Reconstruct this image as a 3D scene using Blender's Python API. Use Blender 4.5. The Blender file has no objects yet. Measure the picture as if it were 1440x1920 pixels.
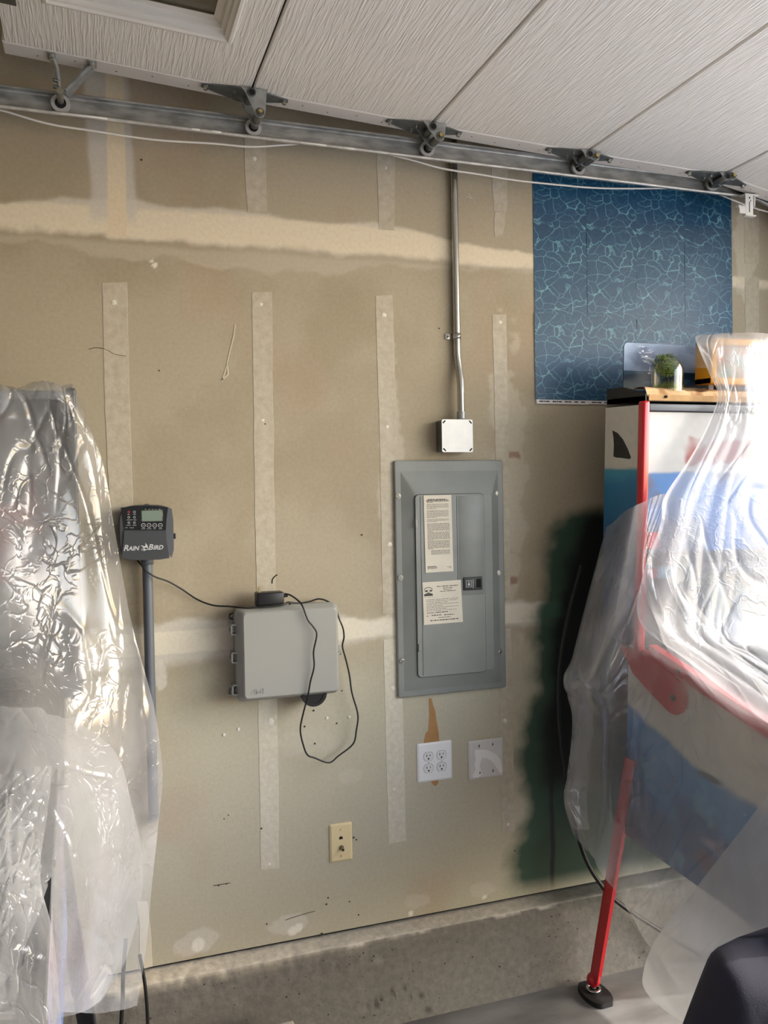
import bpy, bmesh, math, random
import numpy as np
from mathutils import Vector, Matrix

random.seed(7)
SC = bpy.context.scene
COL = SC.collection

# ------------------------------------------------------------------ camera
# metres; the panelled wall is the plane y = 0, x runs to the right, floor is z = 0
F_PX, YAW, PITCH, ROLL = 1590.0, 0.3315, -0.0202, -0.0181
CAM = np.array([0.0, -2.5582, 1.65])
def cam_axes():
    cy, sy = math.cos(YAW), math.sin(YAW)
    f = np.array([sy*math.cos(PITCH), cy*math.cos(PITCH), math.sin(PITCH)])
    r = np.array([cy, -sy, 0.0]); u = np.cross(r, f)
    c, s = math.cos(ROLL), math.sin(ROLL)
    return c*r+s*u, -s*r+c*u, f
AX_R, AX_U, AX_F = cam_axes()
cam_data = bpy.data.cameras.new('camera'); cam = bpy.data.objects.new('camera', cam_data); COL.objects.link(cam)
cam.matrix_world = Matrix(((AX_R[0], AX_U[0], -AX_F[0], CAM[0]), (AX_R[1], AX_U[1], -AX_F[1], CAM[1]),
                           (AX_R[2], AX_U[2], -AX_F[2], CAM[2]), (0, 0, 0, 1)))
cam_data.sensor_fit = 'HORIZONTAL'; cam_data.sensor_width = 36.0; cam_data.lens = 36.0*F_PX/1440.0
cam_data.clip_start = 0.02
SC.camera = cam

# ------------------------------------------------------------------ light
SUN_TO = Vector((1.0, -0.21, 0.70)).normalized()
SC.view_settings.view_transform = 'Standard'; SC.view_settings.look = 'None'
SC.view_settings.gamma = 1.0; SC.view_settings.use_curve_mapping = False
SC.view_settings.exposure = 0.45
w = bpy.data.worlds.new('world'); SC.world = w; w.use_nodes = True
nt = w.node_tree; bg = nt.nodes['Background']
sky = nt.nodes.new('ShaderNodeTexSky'); sky.sky_type = 'NISHITA'; sky.sun_disc = False
sky.sun_elevation = math.radians(34); sky.sun_rotation = math.radians(109); sky.altitude = 50
sky.dust_density = 2.0; sky.ozone_density = 0.8
nt.links.new(sky.outputs['Color'], bg.inputs['Color']); bg.inputs['Strength'].default_value = 0.75
sd = bpy.data.lights.new('sun', 'SUN'); sd.energy = 3.0; sd.angle = math.radians(0.8); sd.color = (1.0, 0.98, 0.95)
so = bpy.data.objects.new('sun', sd); COL.objects.link(so)
so.rotation_euler = SUN_TO.to_track_quat('Z', 'Y').to_euler(); so.location = (8, -4, 5)
pd = bpy.data.lights.new('door_portal', 'AREA'); pd.shape = 'RECTANGLE'; pd.size = 2.66; pd.size_y = 5.0
pd.cycles.is_portal = True
po = bpy.data.objects.new('door_portal', pd); COL.objects.link(po)
po.matrix_world = Matrix(((0, 0, 1, 2.80), (0, 1, 0, -2.85), (-1, 0, 0, 1.22), (0, 0, 0, 1)))   # -Z looks to -X
po.rotation_euler = (0, math.radians(90), 0); po.location = (2.80, -2.9, 1.33)
SC.cycles.transparent_max_bounces = 24
SC.cycles.max_bounces = 10; SC.cycles.diffuse_bounces = 6; SC.cycles.sample_clamp_indirect = 6.0
SC.cycles.caustics_reflective = False; SC.cycles.caustics_refractive = False

# ------------------------------------------------------------------ measuring helpers
def ray(px, py):
    return AX_F + (px-720)/F_PX*AX_R - (py-960)/F_PX*AX_U
def at(px, py, y=0.0):
    d = ray(px, py); return CAM + d*((y-CAM[1])/d[1])
def at_x(px, py, x):
    d = ray(px, py); return CAM + d*((x-CAM[0])/d[0])
def at_z(px, py, z):
    d = ray(px, py); return CAM + d*((z-CAM[2])/d[2])
def wxz(px, py, y=0.0):
    p = at(px, py, y); return float(p[0]), float(p[2])

# ------------------------------------------------------------------ noise in numpy
_rng = np.random.RandomState(3)
_perm = _rng.permutation(512); _perm = np.concatenate([_perm, _perm])
_ang = _rng.rand(512)*2*np.pi
def pnoise(x, y):
    x = np.asarray(x, float); y = np.asarray(y, float)
    xi = np.floor(x).astype(int); yi = np.floor(y).astype(int)
    xf = x-xi; yf = y-yi
    def g(ix, iy, dx, dy):
        h = _perm[(_perm[ix & 511]+iy) & 511]; a = _ang[h]
        return np.cos(a)*dx+np.sin(a)*dy
    u = xf*xf*xf*(xf*(xf*6-15)+10); v = yf*yf*yf*(yf*(yf*6-15)+10)
    a = g(xi, yi, xf, yf); b = g(xi+1, yi, xf-1, yf); c = g(xi, yi+1, xf, yf-1); d = g(xi+1, yi+1, xf-1, yf-1)
    return ((a*(1-u)+b*u)*(1-v)+(c*(1-u)+d*u)*v)*1.5
def fbm(x, y, o=4):
    s = 0; a = 1.0
    for i in range(o):
        s = s+a*pnoise(x*2**i+17.3*i, y*2**i+5.1*i); a *= 0.5
    return s
def ridged(x, y):
    return 1.0-np.abs(pnoise(x, y))*2.0
def sstep(a, b, x):
    t = np.clip((x-a)/(b-a), 0, 1); return t*t*(3-2*t)

# ------------------------------------------------------------------ materials
def lin(c):
    o = []
    for v in c[:3]:
        v = v/255.0
        o.append(v/12.92 if v <= 0.04045 else ((v+0.055)/1.055)**2.4)
    return (o[0], o[1], o[2], 1.0)
MATS = {}
def mat(name, rgb, rough=0.6, metal=0.0, vary=0.0, vscale=8.0, bump=0.0, bscale=80.0, coat=0.0, emit=0.0, rgb2=None, stretch=None, detail=4.0, alpha=1.0):
    if name in MATS: return MATS[name]
    m = bpy.data.materials.new(name); m.use_nodes = True
    nt = m.node_tree; b = nt.nodes['Principled BSDF']
    b.inputs['Roughness'].default_value = rough; b.inputs['Metallic'].default_value = metal
    b.inputs['Base Color'].default_value = lin(rgb); b.inputs['Coat Weight'].default_value = coat
    b.inputs['Alpha'].default_value = alpha
    tc = nt.nodes.new('ShaderNodeTexCoord'); mp = nt.nodes.new('ShaderNodeMapping')
    nt.links.new(tc.outputs['Object'], mp.inputs['Vector'])
    if stretch: mp.inputs['Scale'].default_value = stretch
    if vary or rgb2:
        n = nt.nodes.new('ShaderNodeTexNoise'); n.inputs['Scale'].default_value = vscale; n.inputs['Detail'].default_value = detail
        nt.links.new(mp.outputs['Vector'], n.inputs['Vector'])
        mx = nt.nodes.new('ShaderNodeMix'); mx.data_type = 'RGBA'
        c1 = lin(rgb); c2 = lin(rgb2) if rgb2 else tuple(max(0.0, c*(1-vary)) for c in c1[:3])+(1.0,)
        mx.inputs['A'].default_value = c1; mx.inputs['B'].default_value = c2
        rp = nt.nodes.new('ShaderNodeMapRange'); rp.inputs['From Min'].default_value = 0.35; rp.inputs['From Max'].default_value = 0.68
        nt.links.new(n.outputs['Fac'], rp.inputs['Value']); nt.links.new(rp.outputs['Result'], mx.inputs['Factor'])
        nt.links.new(mx.outputs['Result'], b.inputs['Base Color'])
    if bump:
        n2 = nt.nodes.new('ShaderNodeTexNoise'); n2.inputs['Scale'].default_value = bscale; n2.inputs['Detail'].default_value = 5
        nt.links.new(mp.outputs['Vector'], n2.inputs['Vector'])
        bp = nt.nodes.new('ShaderNodeBump'); bp.inputs['Strength'].default_value = bump; bp.inputs['Distance'].default_value = 0.004
        nt.links.new(n2.outputs['Fac'], bp.inputs['Height']); nt.links.new(bp.outputs['Normal'], b.inputs['Normal'])
    MATS[name] = m; return m
def attr_mat(name, rough=0.8, fine=0.10, fscale=60.0, bump=0.15, bscale=140.0, coat=0.0):
    """colour from the mesh's own paint attribute, with fine grain on top"""
    m = bpy.data.materials.new(name); m.use_nodes = True; nt = m.node_tree; b = nt.nodes['Principled BSDF']
    b.inputs['Roughness'].default_value = rough; b.inputs['Coat Weight'].default_value = coat
    a = nt.nodes.new('ShaderNodeAttribute'); a.attribute_name = 'paint'
    tc = nt.nodes.new('ShaderNodeTexCoord')
    n = nt.nodes.new('ShaderNodeTexNoise'); n.inputs['Scale'].default_value = fscale; n.inputs['Detail'].default_value = 6
    nt.links.new(tc.outputs['Object'], n.inputs['Vector'])
    rp = nt.nodes.new('ShaderNodeMapRange'); rp.inputs['From Min'].default_value = 0.3; rp.inputs['From Max'].default_value = 0.7
    rp.inputs['To Min'].default_value = 1-fine; rp.inputs['To Max'].default_value = 1+fine
    nt.links.new(n.outputs['Fac'], rp.inputs['Value'])
    mx = nt.nodes.new('ShaderNodeVectorMath'); mx.operation = 'MULTIPLY'
    nt.links.new(a.outputs['Color'], mx.inputs[0]); nt.links.new(rp.outputs['Result'], mx.inputs[1])
    nt.links.new(mx.outputs['Vector'], b.inputs['Base Color'])
    n2 = nt.nodes.new('ShaderNodeTexNoise'); n2.inputs['Scale'].default_value = bscale; n2.inputs['Detail'].default_value = 5
    nt.links.new(tc.outputs['Object'], n2.inputs['Vector'])
    bp = nt.nodes.new('ShaderNodeBump'); bp.inputs['Strength'].default_value = bump; bp.inputs['Distance'].default_value = 0.003
    nt.links.new(n2.outputs['Fac'], bp.inputs['Height']); nt.links.new(bp.outputs['Normal'], b.inputs['Normal'])
    return m

# ------------------------------------------------------------------ objects
ORG = {}
def tag(o, label=None, cat=None, group=None, kind=None):
    if label: o['label'] = label
    if cat: o['category'] = cat
    if group: o['group'] = group
    if kind: o['kind'] = kind
    return o
def thing(name, loc, label, cat, group=None):
    o = bpy.data.objects.new(name, None); COL.objects.link(o); o.empty_display_size = 0.05
    o.location = loc; ORG[o] = Vector(loc)
    return tag(o, label, cat, group)
def link_mesh(name, me, parent=None):
    o = bpy.data.objects.new(name, me); COL.objects.link(o)
    if parent is not None:
        o.parent = parent; ORG[o] = ORG[parent].copy()
    else: ORG[o] = Vector((0, 0, 0))
    return o
class MB:
    """collects shapes given in world metres, then links them as one mesh"""
    def __init__(s): s.v = []; s.f = []; s.smooth = []
    def add(s, vs, fs, smooth=False):
        n = len(s.v); s.v += [tuple(map(float, v)) for v in vs]
        for f in fs: s.f.append(tuple(i+n for i in f)); s.smooth.append(smooth)
        return s
    def box(s, x0, x1, y0, y1, z0, z1, bev=0.0, seg=2):
        bm = bmesh.new()
        vs = [bm.verts.new(p) for p in ((x0,y0,z0),(x1,y0,z0),(x1,y1,z0),(x0,y1,z0),(x0,y0,z1),(x1,y0,z1),(x1,y1,z1),(x0,y1,z1))]
        for f in ((3,2,1,0),(4,5,6,7),(0,1,5,4),(1,2,6,5),(2,3,7,6),(3,0,4,7)): bm.faces.new([vs[i] for i in f])
        if bev > 0: bmesh.ops.bevel(bm, geom=bm.edges[:], offset=bev, segments=seg, affect='EDGES', profile=0.5)
        s.from_bm(bm, bev > 0); return s
    def from_bm(s, bm, smooth=False):
        bm.verts.index_update()
        s.add([v.co[:] for v in bm.verts], [[v.index for v in f.verts] for f in bm.faces], smooth); bm.free(); return s
    def cyl(s, p0, p1, r0, r1=None, seg=16, cap=True, smooth=True):
        p0 = Vector(p0); p1 = Vector(p1); r1 = r0 if r1 is None else r1
        d = (p1-p0).normalized(); a = d.orthogonal().normalized(); b = d.cross(a)
        vs = []
        for p, r in ((p0, r0), (p1, r1)):
            for i in range(seg):
                t = 2*math.pi*i/seg; vs.append(p+(a*math.cos(t)+b*math.sin(t))*r)
        s.add(vs, [(i, (i+1) % seg, seg+(i+1) % seg, seg+i) for i in range(seg)], smooth)
        if cap: s.add(vs[:seg], [tuple(reversed(range(seg)))]); s.add(vs[seg:], [tuple(range(seg))])
        return s
    def ring(s, p0, p1, ro, ri, seg=20):
        """a tube with a bore"""
        p0 = Vector(p0); p1 = Vector(p1); d = (p1-p0).normalized(); a = d.orthogonal().normalized(); b = d.cross(a)
        vs = []
        for p, r in ((p0, ro), (p1, ro), (p1, ri), (p0, ri)):
            for i in range(seg):
                t = 2*math.pi*i/seg; vs.append(p+(a*math.cos(t)+b*math.sin(t))*r)
        for k in range(4):
            k2 = (k+1) % 4
            s.add([], []); n = len(s.v)
            if k == 0: base = len(s.v); s.add(vs, [])
            for i in range(seg):
                j = (i+1) % seg
                s.f.append((base+k*seg+i, base+k*seg+j, base+k2*seg+j, base+k2*seg+i)); s.smooth.append(k in (0, 2))
        return s
    def tube(s, pts, r, seg=8, closed=False, sub=6, cap=True):
        P = np.array([tuple(p) for p in pts], float)
        if sub > 1: P = crom(P, (len(P)-1)*sub+1)
        n = len(P); T = np.gradient(P, axis=0); T /= (np.linalg.norm(T, axis=1)[:, None]+1e-9)
        a = np.cross(T[0], (0.13, 0.31, 0.94)); a /= np.linalg.norm(a); vs = []
        for i in range(n):
            a = a-T[i]*a.dot(T[i]); a /= np.linalg.norm(a); b = np.cross(T[i], a)
            rr = r(i/(n-1)) if callable(r) else r
            for k in range(seg):
                t = 2*math.pi*k/seg; vs.append(P[i]+(a*math.cos(t)+b*math.sin(t))*rr)
        fs = [(i*seg+k, i*seg+(k+1) % seg, (i+1)*seg+(k+1) % seg, (i+1)*seg+k) for i in range(n-1) for k in range(seg)]
        s.add(vs, fs, True)
        if cap: s.add(vs[:seg], [tuple(reversed(range(seg)))]); s.add(vs[-seg:], [tuple(range(seg))])
        return s
    def prism(s, poly, fn, d0, d1):
        """2D polygon (a,b) swept from depth d0 to d1; fn(a,b,d) gives the point"""
        n = len(poly); vs = [fn(a, b, d0) for a, b in poly]+[fn(a, b, d1) for a, b in poly]
        s.add(vs, [tuple(range(n)), tuple(range(2*n-1, n-1, -1))]+[(i, n+i, n+(i+1) % n, (i+1) % n) for i in range(n)]); return s
    def xform(s, fn): s.v = [tuple(fn(Vector(v))) for v in s.v]; return s
    def build(s, name, m, parent=None, label=None, cat=None, group=None, kind=None, fix=True):
        me = bpy.data.meshes.new(name)
        o0 = ORG[parent] if parent is not None else Vector((0, 0, 0))
        me.from_pydata([(v[0]-o0.x, v[1]-o0.y, v[2]-o0.z) for v in s.v], [], s.f)
        me.polygons.foreach_set('use_smooth', s.smooth)
        if fix and len(s.f) < 60000:
            bm = bmesh.new(); bm.from_mesh(me); bmesh.ops.recalc_face_normals(bm, faces=bm.faces[:]); bm.to_mesh(me); bm.free()
        me.materials.append(m); me.update()
        o = link_mesh(name, me, parent)
        return tag(o, label, cat, group, kind)
def crom(P, m):
    """Catmull-Rom through the points of P (n,k), m samples"""
    P = np.asarray(P, float); n = len(P)
    Q = np.concatenate([[2*P[0]-P[1]], P, [2*P[-1]-P[-2]]])
    t = np.linspace(0, n-1, m); i = np.minimum(t.astype(int), n-2); f = (t-i).reshape((-1,)+(1,)*(P.ndim-1))
    a, b, c, d = Q[i], Q[i+1], Q[i+2], Q[i+3]
    return 0.5*((2*b)+(-a+c)*f+(2*a-5*b+4*c-d)*f**2+(-a+3*b-3*c+d)*f**3)
def rrect(x0, x1, z0, z1, r, n=5):
    out = []
    for cx, cz, a0 in ((x1-r, z1-r, 0), (x0+r, z1-r, 90), (x0+r, z0+r, 180), (x1-r, z0+r, 270)):
        for k in range(n+1):
            t = math.radians(a0+90*k/n); out.append((cx+r*math.cos(t), cz+r*math.sin(t)))
    return out
XZ = lambda a, b, d: (a, d, b)         # a plate on the wall: (x, z) outline, depth in y
def plate(poly, y0, y1): return MB().prism(poly, XZ, y0, y1)
def bevel_plate(mb, x0, x1, z0, z1, yb, yf, b, r=0.004):
    """plate with sloped rim: outer outline at yb, inner at yf"""
    A = rrect(x0, x1, z0, z1, r); B = rrect(x0+b, x1-b, z0+b, z1-b, max(r*0.6, 0.001)); n = len(A)
    ym = yb+(yf-yb)*0.45
    vs = [(a, yb, c) for a, c in A]+[(a, ym, c) for a, c in A]+[(a, yf, c) for a, c in B]
    fs = [(i, n+i, n+(i+1) % n, (i+1) % n) for i in range(n)]+[(n+i, 2*n+i, 2*n+(i+1) % n, n+(i+1) % n) for i in range(n)]
    fs += [tuple(range(2*n, 3*n)), tuple(range(n-1, -1, -1))]
    mb.add(vs, fs); return mb
def text_polys(txt, size, shear=0.0, bold=0.0, align='LEFT', space=1.0):
    cu = bpy.data.curves.new('lettering', 'FONT'); cu.body = txt; cu.size = size; cu.shear = shear; cu.offset = bold
    cu.align_x = align; cu.space_character = space; cu.resolution_u = 3
    o = bpy.data.objects.new('lettering', cu); COL.objects.link(o)
    dg = bpy.context.evaluated_depsgraph_get(); me = bpy.data.meshes.new_from_object(o.evaluated_get(dg))
    vs = [v.co[:2] for v in me.vertices]; fs = [tuple(p.vertices) for p in me.polygons]
    bpy.data.objects.remove(o); bpy.data.meshes.remove(me); bpy.data.curves.remove(cu)
    return vs, fs
def add_text(mb, txt, x, z, y, size, **k):
    vs, fs = text_polys(txt, size, **k); mb.add([(x+a, y, z+b) for a, b in vs], fs); return mb
def grid_mesh(name, X, Y, Z, m, paint=None, parent=None, smooth=True):
    """a surface given as 2D arrays"""
    r, c = X.shape; o0 = ORG[parent] if parent is not None else Vector((0, 0, 0))
    co = np.stack([X-o0.x, Y-o0.y, Z-o0.z], -1).reshape(-1, 3)
    idx = np.arange(r*c).reshape(r, c)
    q = np.stack([idx[:-1, :-1], idx[:-1, 1:], idx[1:, 1:], idx[1:, :-1]], -1).reshape(-1, 4)
    me = bpy.data.meshes.new(name); me.vertices.add(len(co)); me.vertices.foreach_set('co', co.ravel())
    me.loops.add(q.size); me.loops.foreach_set('vertex_index', q.ravel())
    me.polygons.add(len(q)); me.polygons.foreach_set('loop_start', np.arange(0, q.size, 4)); me.polygons.foreach_set('loop_total', np.full(len(q), 4))
    me.polygons.foreach_set('use_smooth', np.full(len(q), smooth)); me.update(calc_edges=True)
    if paint is not None:
        a = me.attributes.new('paint', 'FLOAT_COLOR', 'POINT')
        pc = np.concatenate([paint.reshape(-1, 3), np.ones((r*c, 1))], 1); a.data.foreach_set('color', pc.astype(np.float32).ravel())
    me.materials.append(m); return link_mesh(name, me, parent)
def L3(c): return np.array(lin(c)[:3])
def mixc(base, col, m): return base*(1-m[..., None])+L3(col)*m[..., None]

# ------------------------------------------------------------------ shared materials
M_galv = mat('galvanised_steel', (168, 170, 167), 0.4, 0.5, vary=0.35, vscale=35, bump=0.05, bscale=60)
M_galv_dark = mat('dark_galvanised_steel', (120, 122, 120), 0.42, 0.8, vary=0.4, vscale=25)
M_bolt = mat('zinc_bolt', (190, 188, 180), 0.25, 0.95)
M_black = mat('black_plastic', (22, 22, 24), 0.4, vary=0.2)
M_cable = mat('black_cable', (16, 16, 17), 0.45)
M_white = mat('white_plastic', (236, 236, 234), 0.35)
M_dark = mat('dark_void', (10, 10, 10), 0.9)
M_grey_pvc = mat('grey_pvc', (92, 98, 106), 0.45, vary=0.08)
M_ink = mat('dark_ink', (60, 56, 52), 0.8)
M_paper = mat('label_paper', (222, 214, 196), 0.7, vary=0.06, vscale=20)
M_red = mat('red_enamel', (196, 20, 36), 0.28, coat=0.4)

# ================================================================== THE SETTING
Z_SEAM, Z_BOT = 2.451, 0.2716
XC = 2.62
# --- the drywall wall with its taped and filled joints
step = 0.0055
gx = np.arange(-0.62, XC+step, step); gz = np.arange(Z_BOT+0.006, 3.02, step)
GX, GZ = np.meshgrid(gx, gz)
def curve_z(pts):
    q = sorted(wxz(*p) for p in pts); xs = [a for a, b in q]; zs = [b for a, b in q]
    return np.interp(GX, xs, zs)
def curve_x(pts, arr=None):
    q = sorted(((b, a) for a, b in (wxz(*p) for p in pts))); return np.interp(GZ, [a for a, b in q], [b for a, b in q])
big = fbm(GX*1.3+3, GZ*1.3, 4); med = fbm(GX*6, GZ*6+9, 4); fin = fbm(GX*26, GZ*26, 3)
paint = np.zeros(GX.shape+(3,))+L3((176, 165, 142))
paint = mixc(paint, (162, 149, 124), sstep(-0.3, 0.7, big+0.3*med)*0.8)
paint = mixc(paint, (190, 185, 162), sstep(1.32, 0.95, GZ+0.06*med)*0.75)          # paler board of the lower sheet
paint = mixc(paint, (176, 150, 126), sstep(0.25, 0.8, fbm(GX*2.2+40, GZ*1.6, 3))*0.35)
def soft_rect(x0, x1, z0, z1, fx=0.02, fz=0.02, n=0.01, sc=9):
    a = GX+n*pnoise(GX*sc+7, GZ*sc); b = GZ+n*pnoise(GX*sc, GZ*sc+31)
    return sstep(x0-fx, x0+fx, a)*sstep(x1+fx, x1-fx, a)*sstep(z0-fz, z0+fz, b)*sstep(z1+fz, z1-fz, b)
MUD = (226, 214, 188); MUD2 = (212, 205, 188); MUDW = (216, 211, 198)
# upper horizontal joint
ztop = curve_z([(0, 380), (60, 374), (120, 370), (255, 372), (300, 383), (400, 390), (460, 396), (505, 399), (530, 408), (560, 412), (640, 419), (700, 414), (770, 428), (840, 448), (900, 460), (1000, 478), (1400, 520)])
zbot = curve_z([(0, 434), (70, 437), (200, 447), (360, 462), (480, 466), (620, 480), (720, 484), (820, 492), (900, 504), (960, 503), (1000, 500), (1400, 545)])
wob = 0.012*med+0.006*fin
m = sstep(-0.004, 0.010, ztop+.5*wob-GZ)*sstep(-0.006, 0.022, GZ-zbot+wob)
paint = mixc(paint, MUD2, m*0.85)
zc = curve_z([(0, 408), (500, 436), (1000, 480), (1400, 520)])
paint = mixc(paint, MUD, sstep(0.055, 0.04, np.abs(GZ-zc)+0.004*fin)*m)
zl = curve_z([(60, 452), (180, 478), (330, 492), (480, 508), (600, 512), (720, 504), (860, 506), (1000, 505)])
paint = mixc(paint, (196, 188, 168), sstep(-0.006, 0.006, GZ-zl+0.02*med)*sstep(0, 0.02, zbot-GZ)*0.55)
# upper vertical joint over the first stud
vx = curve_x([(157, 150), (160, 260), (166, 372)]); vx2 = curve_x([(246, 150), (248, 260), (256, 372)])
mv = sstep(-0.004, 0.012, GX-vx+0.01*med)*sstep(-0.004, 0.012, vx2-GX+0.008*med)*sstep(Z_SEAM-0.02, Z_SEAM+0.02, GZ)
paint = mixc(paint, (206, 200, 188), mv*0.8)
tx1 = curve_x([(198, 150), (201, 380)]); tx2 = curve_x([(233, 150), (238, 380)])
paint = mixc(paint, (224, 208, 178), sstep(-0.002, 0.003, GX-tx1)*sstep(-0.002, 0.003, tx2-GX)*sstep(Z_SEAM-0.05, Z_SEAM-0.04, GZ))
paint = mixc(paint, (214, 200, 168), soft_rect(-0.3, -0.145, 2.4, 3.1, 0.02, 0.05, 0.02)*0.0)
# middle horizontal joint
m1 = curve_z([(280, 1176), (330, 1160), (420, 1160), (560, 1158), (690, 1160), (745, 1158), (950, 1128), (1010, 1128), (1080, 1120)])
m2 = curve_z([(280, 1255), (330, 1243), (420, 1236), (560, 1225), (690, 1198), (745, 1194), (950, 1172), (1010, 1178), (1080, 1170)])
m = sstep(-0.01, 0.012, m1+wob-GZ)*sstep(-0.012, 0.02, GZ-m2+wob)
paint = mixc(paint, (212, 206, 192), m*0.8)
mc = curve_z([(280, 1208), (690, 1176), (1080, 1140)])
paint = mixc(paint, (222, 214, 194), sstep(0.036, 0.03, np.abs(GZ-mc))*m)
# feathered joint filler blobs under the plates, along the bottom and by stud feet
for (px, py, rw, rh, a) in ((370, 1765, .075, .035, .55), (540, 1735, .065, .035, .55), (775, 1690, .05, .03, .4), (905, 1668, .05, .03, .4), (300, 1270, .03, .05, .7), (1395, 470, .05, .2, .5),
                            (660, 1455, .05, .03, .25), (735, 1000, .045, .5, .35), (955, 880, .06, .5, .3), (560, 1390, .1, .06, .2)):
    x0, z0 = wxz(px, py); d = np.hypot((GX-x0)/rw, (GZ-z0)/rh)+0.5*med+0.15*fin
    paint = mixc(paint, MUDW if a > .5 else MUD2, sstep(1.0, 0.8, d)*a)
for (px, py, rr) in ((372, 1772, .018), (548, 1747, .02), (770, 1712, .013), (908, 1682, .009), (560, 1740, .015), (290, 497, .008), (285, 490, .006)):
    x0, z0 = wxz(px, py); d = np.hypot(GX-x0, GZ-z0)/rr+0.5*med; paint = mixc(paint, (230, 226, 212), sstep(1.0, 0.7, d))
# reddish brown bare paper smudges right of the breaker panel
for (px, py) in ((963, 852), (962, 1088)):
    x0, z0 = wxz(px, py); d = np.maximum(np.abs(GX-x0)/.02, np.abs(GZ-z0)/.012)+0.4*fin+.3*med; paint = mixc(paint, (140, 100, 78), sstep(1.2, 0.7, d)*0.7)
# dark green and black overspray at the right
gl = curve_x([(1075, 945), (1062, 960), (1035, 1000), (1018, 1060), (1025, 1108), (1010, 1150), (1004, 1172), (990, 1196), (994, 1240), (996, 1290), (982, 1335), (974, 1385), (976, 1450), (978, 1550), (968, 1600), (962, 1625), (958, 1650)])
top = wxz(1060, 955)[1]; bot = wxz(1000, 1662)[1]
sp = sstep(-0.045, 0.05, GX-gl+0.035*med+0.015*big)*sstep(top+0.03, top-0.05, GZ+0.02*med)*sstep(bot-0.05, bot+0.05, GZ)*sstep(2.35, 2.1, GX)
paint = mixc(paint, (20, 66, 50), np.clip(sp*1.1, 0, 1)*0.93)
core = sstep(0.03, 0.13, GX-gl+0.03*med)*sp
core *= 1-0.55*sstep(wxz(1040, 1470)[1]+.05, wxz(1040, 1470)[1]-.05, GZ)*(1-sstep(.012, .004, np.abs(GX-wxz(1038, 1550)[0]-0.02*big)))
paint = mixc(paint, (9, 12, 12), np.clip(core, 0, 1)*0.96)
mg = sstep(1.0, .6, np.abs((GZ-wxz(1030, 1145)[1]))/.03)*sstep(1.55, 1.48, GX)*sp; paint = mixc(paint, (48, 92, 76), mg*0.6)
M_wall = attr_mat('drywall', 0.85, 0.05, 90, 0.12, 160)
wall = grid_mesh('wall_back', GX, 0.0012*fbm(GX*2, GZ*2, 2)*0+0*GX, GZ, M_wall, paint)
tag(wall, 'tan unpainted drywall with taped, filled joints and dark green overspray', kind='structure')
mb = MB().box(-4.6, -0.62, 0, 0.03, 0, 3.02).box(-0.62, XC+0.2, 0.014, 0.05, 0, 3.02)
mb.build('wall_backing', M_dark, wall)
# tape strips over the studs, proud of the board
M_tape = mat('joint_tape', (196, 187, 168), 0.85, vscale=45, rgb2=(180, 170, 149), bump=0.2, bscale=120)
M_tape2 = mat('cream_joint_tape', (222, 214, 192), 0.85, vary=0.08, vscale=30)
def strip(pts_l, pts_r, m=M_tape, dy=0.0011):
    n = 40; A = crom(np.array([wxz(*p) for p in pts_l]), n); B = crom(np.array([wxz(*p) for p in pts_r]), n)
    A[:, 0] += 0.0016*pnoise(A[:, 1]*14, A[:, 0]*3); B[:, 0] += 0.0016*pnoise(B[:, 1]*14+9, B[:, 0]*3)
    vs = [(a, -dy, b) for a, b in A]+[(a, -dy, b) for a, b in B]+[(a-.0007, 0.0005, b) for a, b in A]+[(a+.0007, 0.0005, b) for a, b in B]
    fs = [(i, i+1, n+i+1, n+i) for i in range(n-1)]+[(2*n+i, 2*n+i+1, i+1, i) for i in range(n-1)]+[(n+i, n+i+1, 3*n+i+1, 3*n+i) for i in range(n-1)]
    fs += [(0, n, 3*n, 2*n), (n-1, 2*n-1, 4*n-1, 3*n-1)]
    MB().add(vs, fs).build('joint_tape', m, wall)
strip([(192, 531), (197, 760), (208, 985)], [(238, 529), (243, 760), (250, 980)])
M_tape3 = mat('pale_joint_tape', (210, 204, 185), 0.85, vscale=60, rgb2=(198, 191, 170), bump=.2, bscale=120)
strip([(472, 548), (479, 1000), (481, 1150)], [(509, 547), (515, 1000), (517, 1150)])
strip([(482, 1225), (486, 1430), (489, 1630)], [(518, 1222), (521, 1430), (523, 1628)], M_tape3)
strip([(704, 555), (711, 800), (718, 1150)], [(736, 553), (743, 800), (750, 1148)])
strip([(719, 1200), (724, 1400), (729, 1582)], [(751, 1196), (757, 1400), (761, 1576)], M_tape3)
strip([(923, 590), (928, 800), (933, 1120)], [(949, 590), (953, 800), (957, 1118)])
strip([(934, 1180), (938, 1400), (941, 1561)], [(958, 1178), (962, 1400), (965, 1558)], M_tape)
strip([(458, 250), (460, 330), (464, 398)], [(498, 250), (499, 330), (500, 397)])
strip([(706, 280), (708, 340), (711, 430)], [(741, 280), (740, 340), (739, 432)])
strip([(921, 300), (923, 350), (926, 395)], [(952, 300), (951, 350), (950, 398)])
strip([(928, 398), (926, 425), (928, 445)], [(948, 398), (946, 420), (942, 440)])
strip([(1395, 395), (1396, 480), (1397, 495)], [(1423, 395), (1423, 480), (1423, 495)])
strip([(1397, 520), (1397, 600), (1397, 640)], [(1423, 520), (1423, 600), (1423, 640)])
strip([(258, 1690), (262, 1750), (262, 1818)], [(276, 1690), (282, 1750), (285, 1812)], M_tape2)
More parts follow.
